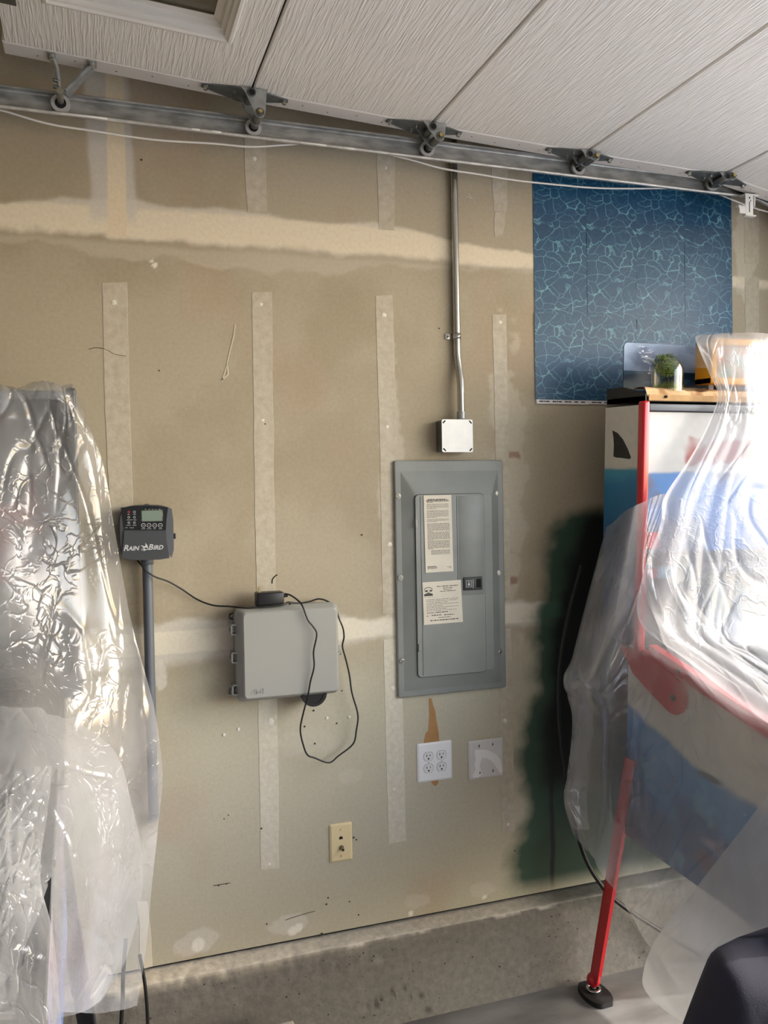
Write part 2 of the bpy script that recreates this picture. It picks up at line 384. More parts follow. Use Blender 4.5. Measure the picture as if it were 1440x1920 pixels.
# filler spots over the nail heads, then small dents, and thin cracks
mb = MB(); mh = MB()
for px, py, r in ((214, 567, 5), (489, 571, 4), (720, 591, 5), (478, 298, 4), (723, 315, 3), (938, 605, 4), (493, 788, 3), (731, 1020, 5), (946, 1350, 5), (953, 1545, 3), (737, 1290, 4), (508, 1352, 6), (447, 1367, 3), (420, 1377, 3), (655, 1344, 3), (726, 800, 3), (505, 1620, 3), (738, 1480, 3), (613, 1346, 3), (1422, 395, 2)):
    x, z = wxz(px, py); r = r*0.0016; k = 9
    ring = [(x+r*(1+.25*random.uniform(-1, 1))*math.cos(2*math.pi*i/k), -0.002, z+r*(1+.25*random.uniform(-1, 1))*math.sin(2*math.pi*i/k)) for i in range(k)]
    mb.add(ring+[(x, -0.0028, z)], [(i, (i+1) % k, k) for i in range(k)])
for px, py, r in ((823, 616, 1.6), (678, 1003, 2), (298, 695, 1.6), (588, 1332, 2), (631, 1356, 2), (571, 1362, 2), (590, 1394, 2), (641, 1295, 1.6), (490, 1553, 2), (497, 795, 1.6), (663, 1570, 2), (668, 1574, 1.8), (428, 1528, 1.4), (420, 1535, 1.4), (603, 1751, 3), (655, 1690, 1.6), (672, 1715, 1.8), (500, 1732, 1.8), (240, 955, 1.2), (410, 1660, 1.5), (425, 1657, 1.5), (965, 1595, 2), (615, 1683, 1.8), (612, 1695, 1.8), (265, 300, 2)):
    x, z = wxz(px, py); r = r*0.0016; k = 7
    mh.add([(x+r*math.cos(2*math.pi*i/k), -0.0016, z+r*math.sin(2*math.pi*i/k)) for i in range(k)], [tuple(range(k))])
for pts, r in (([(167, 655), (180, 652), (198, 655), (215, 664), (237, 668)], .0008), ([(510, 1094), (511, 1086), (516, 1080), (520, 1078)], .0022), ([(400, 1660), (415, 1658), (432, 1655)], .0009), ([(535, 1725), (555, 1718), (590, 1708)], .0008)):
    mh.tube([(wxz(*p)[0], -0.001, wxz(*p)[1]) for p in pts], r, 5)
mb.build('filler_spots', mat('filler', (226, 222, 208), .8), wall, kind='stuff')
mh.build('nail_holes', mat('nail_hole', (60, 52, 42), .9), wall, kind='stuff')
mb = MB()
def ribbon(mb, pts, w0, y=-0.0014):
    P = [wxz(*p) for p in pts]
    for i in range(len(P)-1):
        (a, b), (c, d) = P[i], P[i+1]; l = math.hypot(c-a, d-b)+1e-9; nx, nz = -(d-b)/l*w0, (c-a)/l*w0
        mb.add([(a-nx, y, b-nz), (a+nx, y, b+nz), (c+nx, y, d+nz), (c-nx, y, d-nz)], [(0, 1, 2, 3)])
ribbon(mb, [(441, 608), (438, 632), (432, 655), (424, 690), (416, 716)], .0016); ribbon(mb, [(426, 684), (428, 702), (417, 712)], .002)
ribbon(mb, [(874, 369), (886, 372)], .0012); ribbon(mb, [(880, 364), (879, 377)], .0012)
mb.build('scratch', mat('pale_scratch', (214, 204, 180), .8), wall)
# torn paper above and below the outlet plate
M_torn = mat('torn_brown_paper', (176, 132, 84), .85, vary=.12, vscale=25)
for poly in ([(804, 1309), (809, 1309), (812, 1322), (816, 1333), (818, 1350), (822, 1372), (824, 1394), (794, 1396), (798, 1375), (803, 1370), (805, 1340)], [(806, 1462), (822, 1461), (821, 1470), (816, 1474), (811, 1470)]):
    plate([wxz(*p) for p in poly], -0.0010, 0.0004).build('torn_paper', M_torn, wall)

# --- concrete stem wall under the drywall
cx = np.arange(-1.2, XC+0.02, 0.006); prof = [(0.012, Z_BOT+0.012), (-0.002, Z_BOT-0.004), (-0.02, Z_BOT-0.005), (-0.04, Z_BOT-0.006), (-0.056, Z_BOT-0.007), (-0.064, Z_BOT-0.008), (-0.068, Z_BOT-0.011), (-0.071, Z_BOT-0.020)]
for z in np.linspace(Z_BOT-0.04, -0.01, 16): prof.append((-0.071-0.024*(Z_BOT-z)/Z_BOT, z))
pr = np.array(prof); pr[0] = (0.0135, Z_BOT-.004); S = np.concatenate([[0], np.cumsum(np.hypot(*np.diff(pr, axis=0).T))])
CX, CS = np.meshgrid(cx, S); CY = np.repeat(pr[:, :1], len(cx), 1); CZ = np.repeat(pr[:, 1:], len(cx), 1)
rough = sstep(0.10, 0.02, np.abs(CS-0.075)); left = sstep(1.2, 0.2, CX)
dn = fbm(CX*25, CS*25, 4)*(0.0025*rough*(0.4+left)+0.0006); CY = CY-dn-0.012*rough*left*np.maximum(0, pnoise(CX*9, CX*0+2)); CZ = CZ+dn*0.7
cp = np.zeros(CX.shape+(3,))+L3((122, 117, 108)); n1 = fbm(CX*3, CS*3, 4); n2 = fbm(CX*18, CS*18, 3)
cp = mixc(cp, (106, 101, 92), sstep(-.1, .7, n1)); cp = mixc(cp, (140, 134, 122), sstep(.2, .8, n2)*.4)
cp = mixc(cp, (240, 233, 218), sstep(0.084, 0.078, CS+0.004*n2)*0.9); cp = mixc(cp, (206, 196, 172), sstep(0.100, 0.085, CS+0.008*n2)*left*0.6)  # pale ledge: partly its own tone, partly light on the top painted in
cp = mixc(cp, (168, 162, 150), sstep(.004, .001, np.abs(CS-0.15+.012*(CX-.6)))*sstep(.5, .55, CX)*sstep(.85, .8, CX)*.6)
for px, py, r in ((705, 1880, .012), (735, 1855, .008), (760, 1850, .01), (790, 1865, .011), (800, 1890, .012), (715, 1870, .008), (740, 1870, .006), (690, 1890, .008), (770, 1870, .006)):
    q = at(px, py, -.085); cp = mixc(cp, (62, 58, 52), sstep(1, .6, np.hypot(CX-q[0], CZ-q[2])/r+.6*n2)*.75)
ov = sstep(1.28, 1.5, CX)*sstep(.12, .05, CS); cp = mixc(cp, (40, 56, 50), ov*.75)
M_conc = attr_mat('concrete', .9, .16, 55, .5, 90)
curb = grid_mesh('wall_base', CX, CY, CZ, M_conc, cp); tag(curb, 'rough grey concrete stem wall under the drywall', kind='structure')
mb = MB()
for i in range(230):
    x = random.uniform(0.05, 2.2); z = random.uniform(0.01, .24); r = random.choice((.0012, .0016, .0022, .003)); y = -0.0735-0.024*(Z_BOT-z)/Z_BOT
    k = 6; mb.add([(x+r*random.uniform(.6, 1.3)*math.cos(2*math.pi*j/k), y-.001, z+r*random.uniform(.6, 1.3)*math.sin(2*math.pi*j/k)) for j in range(k)], [tuple(range(k))])
mb.build('pit_holes', mat('concrete_pit', (58, 54, 48), .95), curb, kind='stuff')
# --- floor, ground outside, the other walls and the ceiling
M_floor = mat('floor_concrete', (146, 144, 140), .75, vscale=3.0, rgb2=(104, 102, 98), bump=.25, bscale=40, stretch=(1, 2.5, 1), detail=9)
tag(MB().box(-4.6, XC+.12, -6.0, 0.0, -.1, 0).build('floor', M_floor), 'grey stained concrete garage floor', kind='structure')
tag(MB().box(XC+.12, 16, -12, 6, -.14, -.02).build('floor_driveway', mat('driveway', (226, 225, 222), .85, vary=.15, vscale=2)), 'pale concrete driveway outside the open door', kind='structure')
M_in = mat('inner_drywall', (214, 211, 204), .85, vary=.08, vscale=3)
tag(MB().box(-4.6, XC+.12, -6, .05, 3.02, 3.12).build('ceiling', mat('ceiling_board', (214, 208, 196), .85, vary=.05)), 'pale plasterboard garage ceiling', kind='structure')
tag(MB().box(-4.7, -4.6, -6, .05, 0, 3.02).build('wall_left', M_in), 'plain tan drywall end wall', kind='structure')
tag(MB().box(-4.7, XC+.12, -6.1, -6.0, 0, 3.02).build('wall_front', M_in), 'plain tan drywall opposite wall', kind='structure')
tag(MB().box(XC, XC+.12, -.45, .05, 0, 3.02).box(XC, XC+.12, -6.0, -5.36, 0, 3.02).box(XC, XC+.12, -5.36, -.45, 2.66, 3.02).build('wall_right', M_in), 'drywall around the open garage doorway', kind='structure')

# ================================================================== GARAGE DOOR
M_emb = bpy.data.materials.new('embossed_door_steel'); M_emb.use_nodes = True
nt = M_emb.node_tree; b = nt.nodes['Principled BSDF']; b.inputs['Base Color'].default_value = lin((236, 231, 222)); b.inputs['Roughness'].default_value = .5
tc = nt.nodes.new('ShaderNodeTexCoord'); mp = nt.nodes.new('ShaderNodeMapping'); mp.inputs['Scale'].default_value = (175, 10, 10)
n = nt.nodes.new('ShaderNodeTexNoise'); n.inputs['Scale'].default_value = 1; n.inputs['Detail'].default_value = 1.5; n.inputs['Distortion'].default_value = .55
cr = nt.nodes.new('ShaderNodeMapRange'); cr.inputs['From Min'].default_value = .42; cr.inputs['From Max'].default_value = .62
bp = nt.nodes.new('ShaderNodeBump'); bp.inputs['Strength'].default_value = .6; bp.inputs['Distance'].default_value = .0026
nt.links.new(tc.outputs['Object'], mp.inputs['Vector']); nt.links.new(mp.outputs['Vector'], n.inputs['Vector']); nt.links.new(n.outputs['Fac'], cr.inputs['Value'])
nt.links.new(cr.outputs['Result'], bp.inputs['Height']); nt.links.new(bp.outputs['Normal'], b.inputs['Normal'])
M_stile = mat('smooth_door_steel', (222, 216, 208), .45, vary=.05, vscale=6)
SEAM = [(-0.185, 2.823), (0.448, 2.784), (0.988, 2.757), (1.525, 2.736), (2.062, 2.722), (2.565, 2.630)]
YE, YB = -0.12, -0.185
door = thing('garage_door', (0.9, -2.6, 2.72), 'raised sectional garage door with pale woodgrain embossed steel sections overhead', 'garage door')
def dz(i, x): (x0, z0), (x1, z1) = SEAM[i], SEAM[i+1]; return z0+(z1-z0)*(x-x0)/(x1-x0)
WX0, WX1, WY0, WY1 = -0.085, 0.362, -0.412, -1.02
for i in range(5):
    (x0, z0), (x1, z1) = SEAM[i], SEAM[i+1]; L = math.hypot(x1-x0, z1-z0); ux, uz = (x1-x0)/L, (z1-z0)/L; nx, nz = -uz, ux
    def P(s, y, d, x0=x0, z0=z0, ux=ux, uz=uz, nx=nx, nz=nz): return (x0+ux*s+nx*d, y, z0+uz*s+nz*d)
    g = 0.0036
    def slab(mb, s0, s1, y0, y1, d0, d1, r=0.003):
        mb.add([P(s0, y0, d0+r), P(s1, y0, d0+r), P(s1, y1, d0+r), P(s0, y1, d0+r), P(s0+r, y0-r, d0), P(s1-r, y0-r, d0), P(s1-r, y1+r, d0), P(s0+r, y1+r, d0), P(s0, y0, d1), P(s1, y0, d1), P(s1, y1, d1), P(s0, y1, d1)],
               [(4, 5, 6, 7), (0, 1, 5, 4), (1, 2, 6, 5), (2, 3, 7, 6), (3, 0, 4, 7), (0, 8, 9, 1), (1, 9, 10, 2), (2, 10, 11, 3), (3, 11, 8, 0), (8, 11, 10, 9)])
    mb = MB()
    if i == 0:
        a, c = WX0-x0, WX1-x0
        slab(mb, g, a, YB, -5.2, 0, .045, 0); slab(mb, c, L-g, YB, -5.2, 0, .045, 0); slab(mb, a, c, YB, WY0, 0, .045, 0); slab(mb, a, c, WY1, -5.2, 0, .045, 0)
    else: slab(mb, g, L-g, YB, -5.2, 0, .045)
    sec = mb.build('door_section', M_emb, door)
    e = MB(); slab(e, g if i else -.004, L-g, YE, YB+.0005, -.0012, .045)
    e.build('end_stile', M_stile, sec)
    if i: MB().box(x0-.006, x0+.006, -5.2, YE, z0+.012, z0+.040).build('dark_seam_strip', M_dark, sec)  # added dark strip over the gap, so no light shows in the seam
    h = MB()
    for k in range(6):
        s = L*(.12+.15*k)+.01*random.random(); h.cyl(P(s, -.145-.012*(k % 2), -.0016), P(s, -.145-.012*(k % 2), .002), .0022, seg=8)
    h.build('rivet_holes', M_dark, sec, kind='stuff')
    if i == 0:
        fr = MB()
        prof = [(0.0, 0.0), (-.004, .002), (-.009, .006), (-.010, .013), (-.004, .016), (-.002, .024), (.008, .027), (.010, .035), (.024, .038), (.026, .055)]
        for k in range(len(prof)-1):
            d0, o0 = prof[k]; d1, o1 = prof[k+1]
            R0 = [(WX0+o0, WY0-o0), (WX1-o0, WY0-o0), (WX1-o0, WY1+o0), (WX0+o0, WY1+o0)]; R1 = [(WX0+o1, WY0-o1), (WX1-o1, WY0-o1), (WX1-o1, WY1+o1), (WX0+o1, WY1+o1)]
            fr.add([P(a-x0, y, d0) for a, y in R0]+[P(a-x0, y, d1) for a, y in R1], [(j, (j+1) % 4, 4+(j+1) % 4, 4+j) for j in range(4)])
        wf = fr.build('window_frame', mat('window_moulding', (222, 217, 208), .4, vary=.05, vscale=9), door)
        m_gl = mat('dusty_window_pane', (96, 90, 72), .12, vary=.25, vscale=4)
        MB().add([P(WX0+.053-x0, WY0-.053, .03), P(WX1-.053-x0, WY0-.053, .03), P(WX1-.053-x0, WY1+.053, .03), P(WX0+.053-x0, WY1+.053, .03),
                  P(WX0+.053-x0, WY0-.053, .036), P(WX1-.053-x0, WY0-.053, .036), P(WX1-.053-x0, WY1+.053, .036), P(WX0+.053-x0, WY1+.053, .036)],
                 [(0, 1, 2, 3), (7, 6, 5, 4), (0, 4, 5, 1), (1, 5, 6, 2), (2, 6, 7, 3), (3, 7, 4, 0)]).build('window_pane', m_gl, wf)
        br = MB()                                                       # strut end plate near the door's top edge
        (px_, zz) = (-.185, 0)
        br.add([P(-.002, -.37, -.003), P(.045, -.37, -.003), P(.045, -.75, -.003), P(-.002, -.75, -.003), P(-.002, -.37, .004), P(.045, -.37, .004), P(.045, -.75, .004), P(-.002, -.75, .004)],
               [(0, 1, 2, 3), (7, 6, 5, 4), (0, 4, 5, 1), (1, 5, 6, 2), (2, 6, 7, 3), (3, 7, 4, 0)])
        bo = br.build('strut_plate', M_galv_dark, door)
        for yy in (-.41, -.45): MB().cyl(P(.028, yy, -.002), P(.028, yy, -.010), .008, .006, 6, smooth=False).build('bolt', M_bolt, bo)
# hinges with rollers
M_hinge = mat('hinge_steel', (112, 116, 114), .42, .5, vary=.3, vscale=30)
M_nylon = mat('nylon_wheel', (176, 174, 172), .45)
RZ = 2.716
for k in range(1, 5):
    xs, zs = SEAM[k]; last = (k == 4)
    hg = MB(); t = .0032
    sl = (SEAM[k][1]-SEAM[k-1][1])/(SEAM[k][0]-SEAM[k-1][0]); sr = (SEAM[k+1][1]-zs)/(SEAM[k+1][0]-xs)
    def pl(poly, sgn): hg.prism(poly, lambda a, b, d: (xs+a, b, zs+a*sgn-.0015-d), 0, t)
    pl([(-.135, -.176), (-.135, -.158), (-.115, -.152), (-.03, -.118), (0.004, -.118), (.004, -.198), (-.05, -.196), (-.115, -.182)], sl)
    pl([(0.004, -.198), (0.004, -.13), (.02, -.128), (.095, -.158), (.108, -.164), (.105, -.178), (.05, -.192)], sr)
    h = hg.build('hinge', M_hinge, door)
    zr = min(RZ, zs-.012)
    br = MB()
    for yy in (-.206, -.150):     # the two upright cheeks that hold the sleeves
        br.prism([(-.034, zs-.003), (.040, zs-.003), (.038, zs-.010), (.034, zr+.004), (.030, zr-.010), (.018, zr-.0155), (.006, zr-.010), (-.018, zs-.024), (-.024, zs-.014)], lambda a, b, d: (xs+a, d, b), yy, yy-.003)
    br.build('roller_bracket', M_galv, h)
    sv = MB().ring((xs-.004, -.213, zs-.016), (xs-.004, -.130, zs-.016), .0120, .009).ring((xs+.018, -.213, zr), (xs+.018, -.124, zr), .0120, .008)
    sv.build('roller_sleeve', M_galv_dark, h)
    MB().cyl((xs-.004, -.2125, zs-.016), (xs-.004, -.140, zs-.016), .0090).build('sleeve_bore', M_dark, h)
    MB().cyl((xs+.018, -.221, zr), (xs+.018, -.100, zr), .0055).build('roller_stem', mat('brass_stem', (190, 170, 110), .35, .8), h)
    wh = MB().ring((xs+.018, -.112, RZ), (xs+.018, -.094, RZ), .0235, .0135, 24).build('roller_wheel', M_nylon, h)
    MB().cyl((xs+.018, -.113, RZ), (xs+.018, -.093, RZ), .0138, seg=20).build('wheel_hub', M_black, h)
    for a, y, s in ((-.124, -.167, sl), (.096, -.169, sr), (-.05, -.15, sl), (-.045, -.18, sl)):
        z = zs+a*s-.005; r = .0075 if abs(a) > .09 else .004
        MB().cyl((xs+a, y, z+.001), (xs+a, y, z-.003), r*1.1, seg=12).cyl((xs+a, y, z-.003), (xs+a, y, z-.009), r*.8, seg=6, smooth=False).build('hinge_bolt', M_bolt, h)
# adjustable top bracket with its roller at the door's top corner
tb = MB()
def zdoor(x): return dz(0, x)
for xa, w in ((-.072, .010), (.028, .012)):
    tb.box(xa-w, xa+w, -.182, -.142, zdoor(xa)-.0045, zdoor(xa)-.001, .001)
A, Bp = (-.066, -.150, zdoor(-.07)-.004), (-.052, -.150, RZ+.028)
tb.tube([(-.068, -.155, zdoor(-.07)-.004), (-.060, -.15, 2.79), (-.054, -.148, RZ+.02)], .006, 6)
def flat_bar(mb, p0, p1, w, t):
    p0, p1 = Vector(p0), Vector(p1); d = (p1-p0).normalized(); a = d.cross(Vector((0, 1, 0))).normalized()*w*.5; b = Vector((0, 1, 0))*t*.5
    mb.add([p0-a-b, p0+a-b, p0+a+b, p0-a+b, p1-a-b, p1+a-b, p1+a+b, p1-a+b], [(3, 2, 1, 0), (4, 5, 6, 7), (0, 1, 5, 4), (1, 2, 6, 5), (2, 3, 7, 6), (3, 0, 4, 7)])
flat_bar(tb, (.026, -.152, zdoor(.03)-.004), (-.040, -.152, RZ+.006), .022, .004)
flat_bar(tb, (.026, -.160, zdoor(.03)-.006), (-.040, -.160, RZ+.012), .005, .008)
tbo = tb.build('top_bracket', M_galv, door)
MB().cyl((-.054, -.175, RZ+.004), (-.054, -.085, RZ+.004), .0085, seg=14).build('roller_stem', mat('grey_stem', (150, 148, 136), .4, .7), tbo)
MB().ring((-.054, -.112, RZ), (-.054, -.094, RZ), .0245, .0145, 24).build('roller_wheel', M_nylon, tbo)
MB().cyl((-.054, -.113, RZ), (-.054, -.093, RZ), .0146, seg=20).build('wheel_hub', M_black, tbo)
for xa in (-.072, .028):
    for y in (-.153, -.172): MB().cyl((xa, y, zdoor(xa)-.004), (xa, y, zdoor(xa)-.012), .0065, .005, 6, smooth=False).build('bracket_bolt', M_bolt, tbo)
for zz in (.04, .022): MB().cyl((-.054, -.15, RZ+zz), (-.070, -.154, RZ+zz), .0045, seg=6).build('clamp_bolt', M_galv_dark, tbo)

# --- the track: a C channel with rolled lips, straight, then curving down at the doorway
prof = [(-.1135, .0075), (-.1155, .004), (-.1145, .001), (-.110, .000), (-.103, .0015), (-.096, .005), (-.0935, .009), (-.0935, .053), (-.096, .058), (-.103, .0615), (-.112, .062), (-.1165, .059), (-.117, .054)]
path = [(-2.3, 2.683, 0.0), (2.22, 2.683, 0.0)]
for k in range(1, 9):
    t = math.radians(90*k/8); path.append((2.22+.32*math.sin(t), 2.683-.32*(1-math.cos(t)), t))
path.append((2.54, .05, math.radians(90)))
th = .0018; mb = MB(); n = len(prof)
cen = (-.1, .031)
ring = prof+[(y+(cen[0]-y)*.0+(-.0 if False else 0), z) for y, z in []]
outer = prof; inner = []
for j, (y, z) in enumerate(prof):
    a = prof[max(0, j-1)]; c = prof[min(n-1, j+1)]; ty, tz = c[0]-a[0], c[1]-a[1]; l = math.hypot(ty, tz); inner.append((y-tz/l*th, z+ty/l*th))
loop = outer+inner[::-1]; m_ = len(loop)
for (x, z, t) in path:
    for (y, h) in loop: mb.v.append((x+math.sin(t)*h, y, z+math.cos(t)*h))
for s in range(len(path)-1):
    for j in range(m_): mb.f.append((s*m_+j, s*m_+(j+1) % m_, (s+1)*m_+(j+1) % m_, (s+1)*m_+j)); mb.smooth.append(False)
M_track = mat('track_steel', (170, 169, 164), .45, .3, vscale=26, rgb2=(124, 124, 121), stretch=(.6, 1, 1.8), bump=.06, bscale=50)
trk = thing('door_track', (.6, -.1, 2.683), 'galvanised steel roller track running along the wall under the door', 'track')
ch = mb.build('channel', M_track, trk)
MB().tube([(-2.3, -.1140, 2.6868), (0, -.1140, 2.6868), (2.22, -.1140, 2.6868)], .0046, 10, sub=2).build('rolled_lip', mat('brightened_lip_steel', (206, 203, 196), .35, .35, vary=.3, vscale=30), trk)  # paler than the channel: bounced light on the lip put into its colour
M_scuff = mat('white_paint_scuff', (238, 236, 228), .5)
for (x0, x1, z0, z1) in ((-.055, .065, .001, .006), (.29, .312, .001, .006), (.345, .372, .001, .007), (.60, .68, .001, .005), (.735, .765, .001, .005), (-.2, -.165, .018, .036)):
    y = -.1186 if z1 < .03 else -.0945
    MB().box(x0, x1, y-.0006, y+.002, 2.683+z0, 2.683+z1, .0005, 1).build('paint_scuff', M_scuff, trk)
# pale bracket at the end of the straight run
br = MB(); bx = 2.205
br.box(bx-.017, bx+.015, -.150, -.147, 2.610, 2.680, .001).box(bx-.017, bx+.042, -.150, -.118, 2.679, 2.683, .001).box(bx+.013, bx+.016, -.150, -.125, 2.612, 2.680, .001)
br.box(bx+.022, bx+.026, -.150, -.12, 2.640, 2.678, .001)
br.box(bx-.042, bx-.016, -.149, -.146, 2.612, 2.640, .001).box(bx-.046, bx-.030, -.149, -.130, 2.636, 2.640, .001).box(bx-.016, bx+.030, -.150, -.132, 2.606, 2.611, .001).box(bx-.046, bx-.036, -.150, -.146, 2.630, 2.640, .001)
bk = br.build('end_bracket', mat('white_bracket_paint', (232, 230, 224), .4), trk)
MB().box(bx-.002, bx+.001, -.1506, -.149, 2.618, 2.655).cyl((bx, -.151, 2.668), (bx, -.149, 2.668), .003, seg=8).box(bx+.004, bx+.006, -.1506, -.149, 2.655, 2.662).build('slot', M_dark, bk)
MB().cyl((bx+.028, -.135, 2.683), (bx+.028, -.135, 2.690), .011, .009, 6, smooth=False).build('bolt', M_bolt, bk)
# thin white wire sagging behind the track
pts = [(-60, 196), (0, 206), (90, 232), (180, 246), (290, 262), (400, 269), (470, 275), (540, 271), (620, 268), (700, 283), (765, 298), (830, 316), (900, 327), (960, 337), (1040, 346), (1130, 353), (1240, 353), (1310, 352), (1372, 374), (1405, 387), (1440, 397), (1480, 404)]
MB().tube([at(a, b_, -.062) for a, b_ in pts], .0032, 7, sub=5).build('white_wire', mat('white_wire', (234, 230, 222), .4), None, 'thin white wire sagging along the underside of the roller track', 'wire')

# ================================================================== CONDUIT AND JUNCTION BOX
cx0 = 1.137
cd = thing('metal_conduit', (cx0, -.02, 1.89), 'shiny steel conduit running down the wall into the white junction box', 'conduit')
M_emt = mat('conduit_steel', (186, 184, 176), .24, .9, vary=.12, vscale=14)
MB().tube([(cx0, -.0145, 3.0), (cx0, -.0145, 2.6), (cx0, -.0145, 2.3), (cx0, -.0145, 2.13), (cx0+.0005, -.0145, 2.10), (cx0+.003, -.019, 2.06), (cx0+.004, -.028, 2.02), (cx0+.003, -.0335, 1.985), (cx0+.003, -.034, 1.95), (cx0+.003, -.034, 1.90)], .0118, 14, sub=5).build('pipe', M_emt, cd)
sp_ = MB(); zz = wxz(850, 632)[1]
for k in range(9):
    pass
sp_.ring((cx0, -.0145, zz-.009), (cx0, -.0145, zz+.009), .0142, .0118, 20).ring((cx0, -.0145, zz-.0015), (cx0, -.0145, zz+.0015), .0155, .0118, 20).box(cx0-.036, cx0-.011, -.004, -.001, zz-.009, zz+.009, .001)
st = sp_.build('pipe_strap', M_bolt, cd)
MB().cyl((cx0-.027, -.004, zz), (cx0-.027, -.0075, zz), .0045, .003, 8).build('screw', M_galv_dark, st)
MB().cyl((cx0+.003, -.034, 1.889), (cx0+.003, -.034, 1.915), .0145, seg=18).cyl((cx0+.003, -.034, 1.884), (cx0+.003, -.034, 1.892), .017, seg=6, smooth=False).build('connector', M_galv, cd)
jb = thing('junction_box', (1.116, 0, 1.785), 'square steel junction box with a bright white cover above the breaker panel', 'junction box')
MB().box(1.064, 1.168, -.052, -.0005, 1.785, 1.886, .003).build('box_body', M_galv_dark, jb)
oc = []
for (x, z) in rrect(1.062, 1.170, 1.783, 1.888, .006): oc.append((x, z))
cv = plate(oc, -.052, -.0555).build('cover', mat('white_cover', (246, 246, 242), .4, vary=.05, vscale=30), jb)
mb = MB()
for (x, z, a) in ((1.070, 1.880, 45), (1.162, 1.880, -45), (1.070, 1.791, -45), (1.162, 1.791, 45)):
    d = Vector((math.cos(math.radians(a)), 0, math.sin(math.radians(a)))); n_ = Vector((-d.z, 0, d.x))*.0022; d *= .006; c = Vector((x, -.0559, z))
    mb.add([c-d-n_, c+d-n_, c+d+n_, c-d+n_], [(0, 1, 2, 3)])
mb.build('screw_slots', M_dark, cv, kind='stuff')

# ================================================================== BREAKER PANEL
pn = thing('breaker_panel', (1.106, 0, .998), 'tall grey steel breaker panel with two paper labels on its door', 'breaker panel')
M_pan = mat('grey_panel_enamel', (136, 139, 134), .42, vscale=5, rgb2=(120, 123, 119), bump=.03, bscale=30)
X0, X1, Z0, Z1 = .914, 1.298, .998, 1.759
A = rrect(X0, X1, Z0, Z1, .008); Bq = rrect(X0+.020, X1-.020, Z0+.02, Z1-.035, .004); Cq = rrect(X0+.068, X1-.052, Z0+.07, Z1-.115, .012); n = len(A)
rows = [[(a, 0.0, b) for a, b in A], [(a, -.011, b) for a, b in A], [(a, -.013, b) for a, b in rrect(X0+.003, X1-.003, Z0+.003, Z1-.003, .006)], [(a, -.0135, b) for a, b in Bq], [(a, -.030, b) for a, b in Cq]]
vs = [v for r in rows for v in r]; fs = []
for k in range(len(rows)-1): fs += [(k*n+i, k*n+(i+1) % n, (k+1)*n+(i+1) % n, (k+1)*n+i) for i in range(n)]
fs.append(tuple(range((len(rows)-1)*n, len(rows)*n)))
MB().add(vs, fs).build('cover', M_pan, pn)
dx0, dz1 = wxz(778, 928, -.03); dx1 = wxz(906, 928, -.03)[0]; dz0 = wxz(785, 1270, -.03)[1]
MB().prism(rrect(dx0-.002, dx1+.002, dz0-.002, dz1+.002, .014), XZ, -.029, -.0306).build('door_gap', mat('panel_shadow_gap', (54, 58, 58), .6), pn)
dr = MB().prism(rrect(dx0, dx1, dz0, dz1, .013), XZ, -.030, -.0328)
gx0 = wxz(791, 1000, -.033)[0]; gx1 = wxz(857, 1000, -.033)[0]
drr = dr.build('door', M_pan, pn)
MB().box(gx1, gx1+.0035, -.0345, -.032, dz1-.33, dz1-.006, .001).box(gx0-.004, gx0-.001, -.0345, -.032, dz0+.006, dz1-.006, .001).box(gx1+.006, dx1-.004, -.0338, -.032, dz1-.33, dz1-.006, .001).build('door_rib', M_pan, drr)
for (a, b_) in ((780, 982), (786, 1214)):
    x, z = wxz(a, b_, -.033); MB().cyl((x, -.034, z-.012), (x, -.034, z+.012), .004, seg=10).build('door_hinge', mat('panel_hinge', (150, 152, 148), .4, .5), drr)
def paper(name, corners, title_rows, y, seed, parent, logo=False, dense=True):
    q = [Vector((*wxz(a, b_, y),)) for a, b_ in corners]        # tl, tr, br, bl in (x,z)
    mb = MB().prism([(v.x, v.y) for v in q], XZ, y, y-.0006); o = mb.build(name, M_paper, parent)
    tx = MB(); R = random.Random(seed)
    def pt(u, v, dy=0): a = q[0].lerp(q[1], u); b_ = q[3].lerp(q[2], u); c = a.lerp(b_, v); return (c.x, y-.0009-dy, c.y)
    def bar(u0, u1, v, h): tx.add([pt(u0, v-h/2), pt(u1, v-h/2), pt(u1, v+h/2), pt(u0, v+h/2)], [(0, 1, 2, 3)])
    def line(u0, u1, v, h, gap=.3):
        u = u0
        while u < u1:
            wd = R.uniform(.02, .09); e = min(u+wd, u1); bar(u, e, v, h); u = e+R.uniform(.008, .02)
    for (u0, u1, v, h) in title_rows: line(u0, u1, v, h)
    ink = tx.build('printed_lines', M_ink, o, kind='stuff')
    return o, pt
rws = [(.14, .82, .055, .012), (.08, .9, .068, .009), (.1, .9, .08, .007), (.1, .3, .09, .007)]
v = .115
for blk in (5, 7, 3): 
    for k in range(blk): rws.append((.1, .88 if k < blk-1 else .45, v, .005)); v += .0145
    v += .012
for k in range(27): rws.append((.1, .9 if k % 9 != 8 else .3, v, .005)); v += .0125
for k in range(5): rws.append((.22, .9, v+.01, .005)); v += .0125
rws += [(.07, .4, .925, .009), (.07, .42, .938, .006), (.07, .4, .95, .006), (.78, .93, .935, .006), (.84, .93, .95, .006)]
paper('instruction_label', [(794, 929), (846, 928), (850, 1071), (798, 1074)], rws, -.0346, 5, drr)
rws = [(.36, .92, .12, .016), (.52, .78, .165, .014), (.54, .74, .205, .012), (.44, .86, .24, .012), (.03, .26, .35, .006)]
for k, e in enumerate((.9, .88, .62, .9, .5, .9, .6, .85)): rws.append((.08, e, .42+.037*k, .009))
rws += [(.08, .28, .73, .014), (.3, .62, .725, .02), (.65, .9, .73, .003), (.07, .12, .80, .012), (.2, .46, .79, .02), (.52, .78, .795, .018), (.37, .7, .85, .012), (.16, .9, .91, .02)]
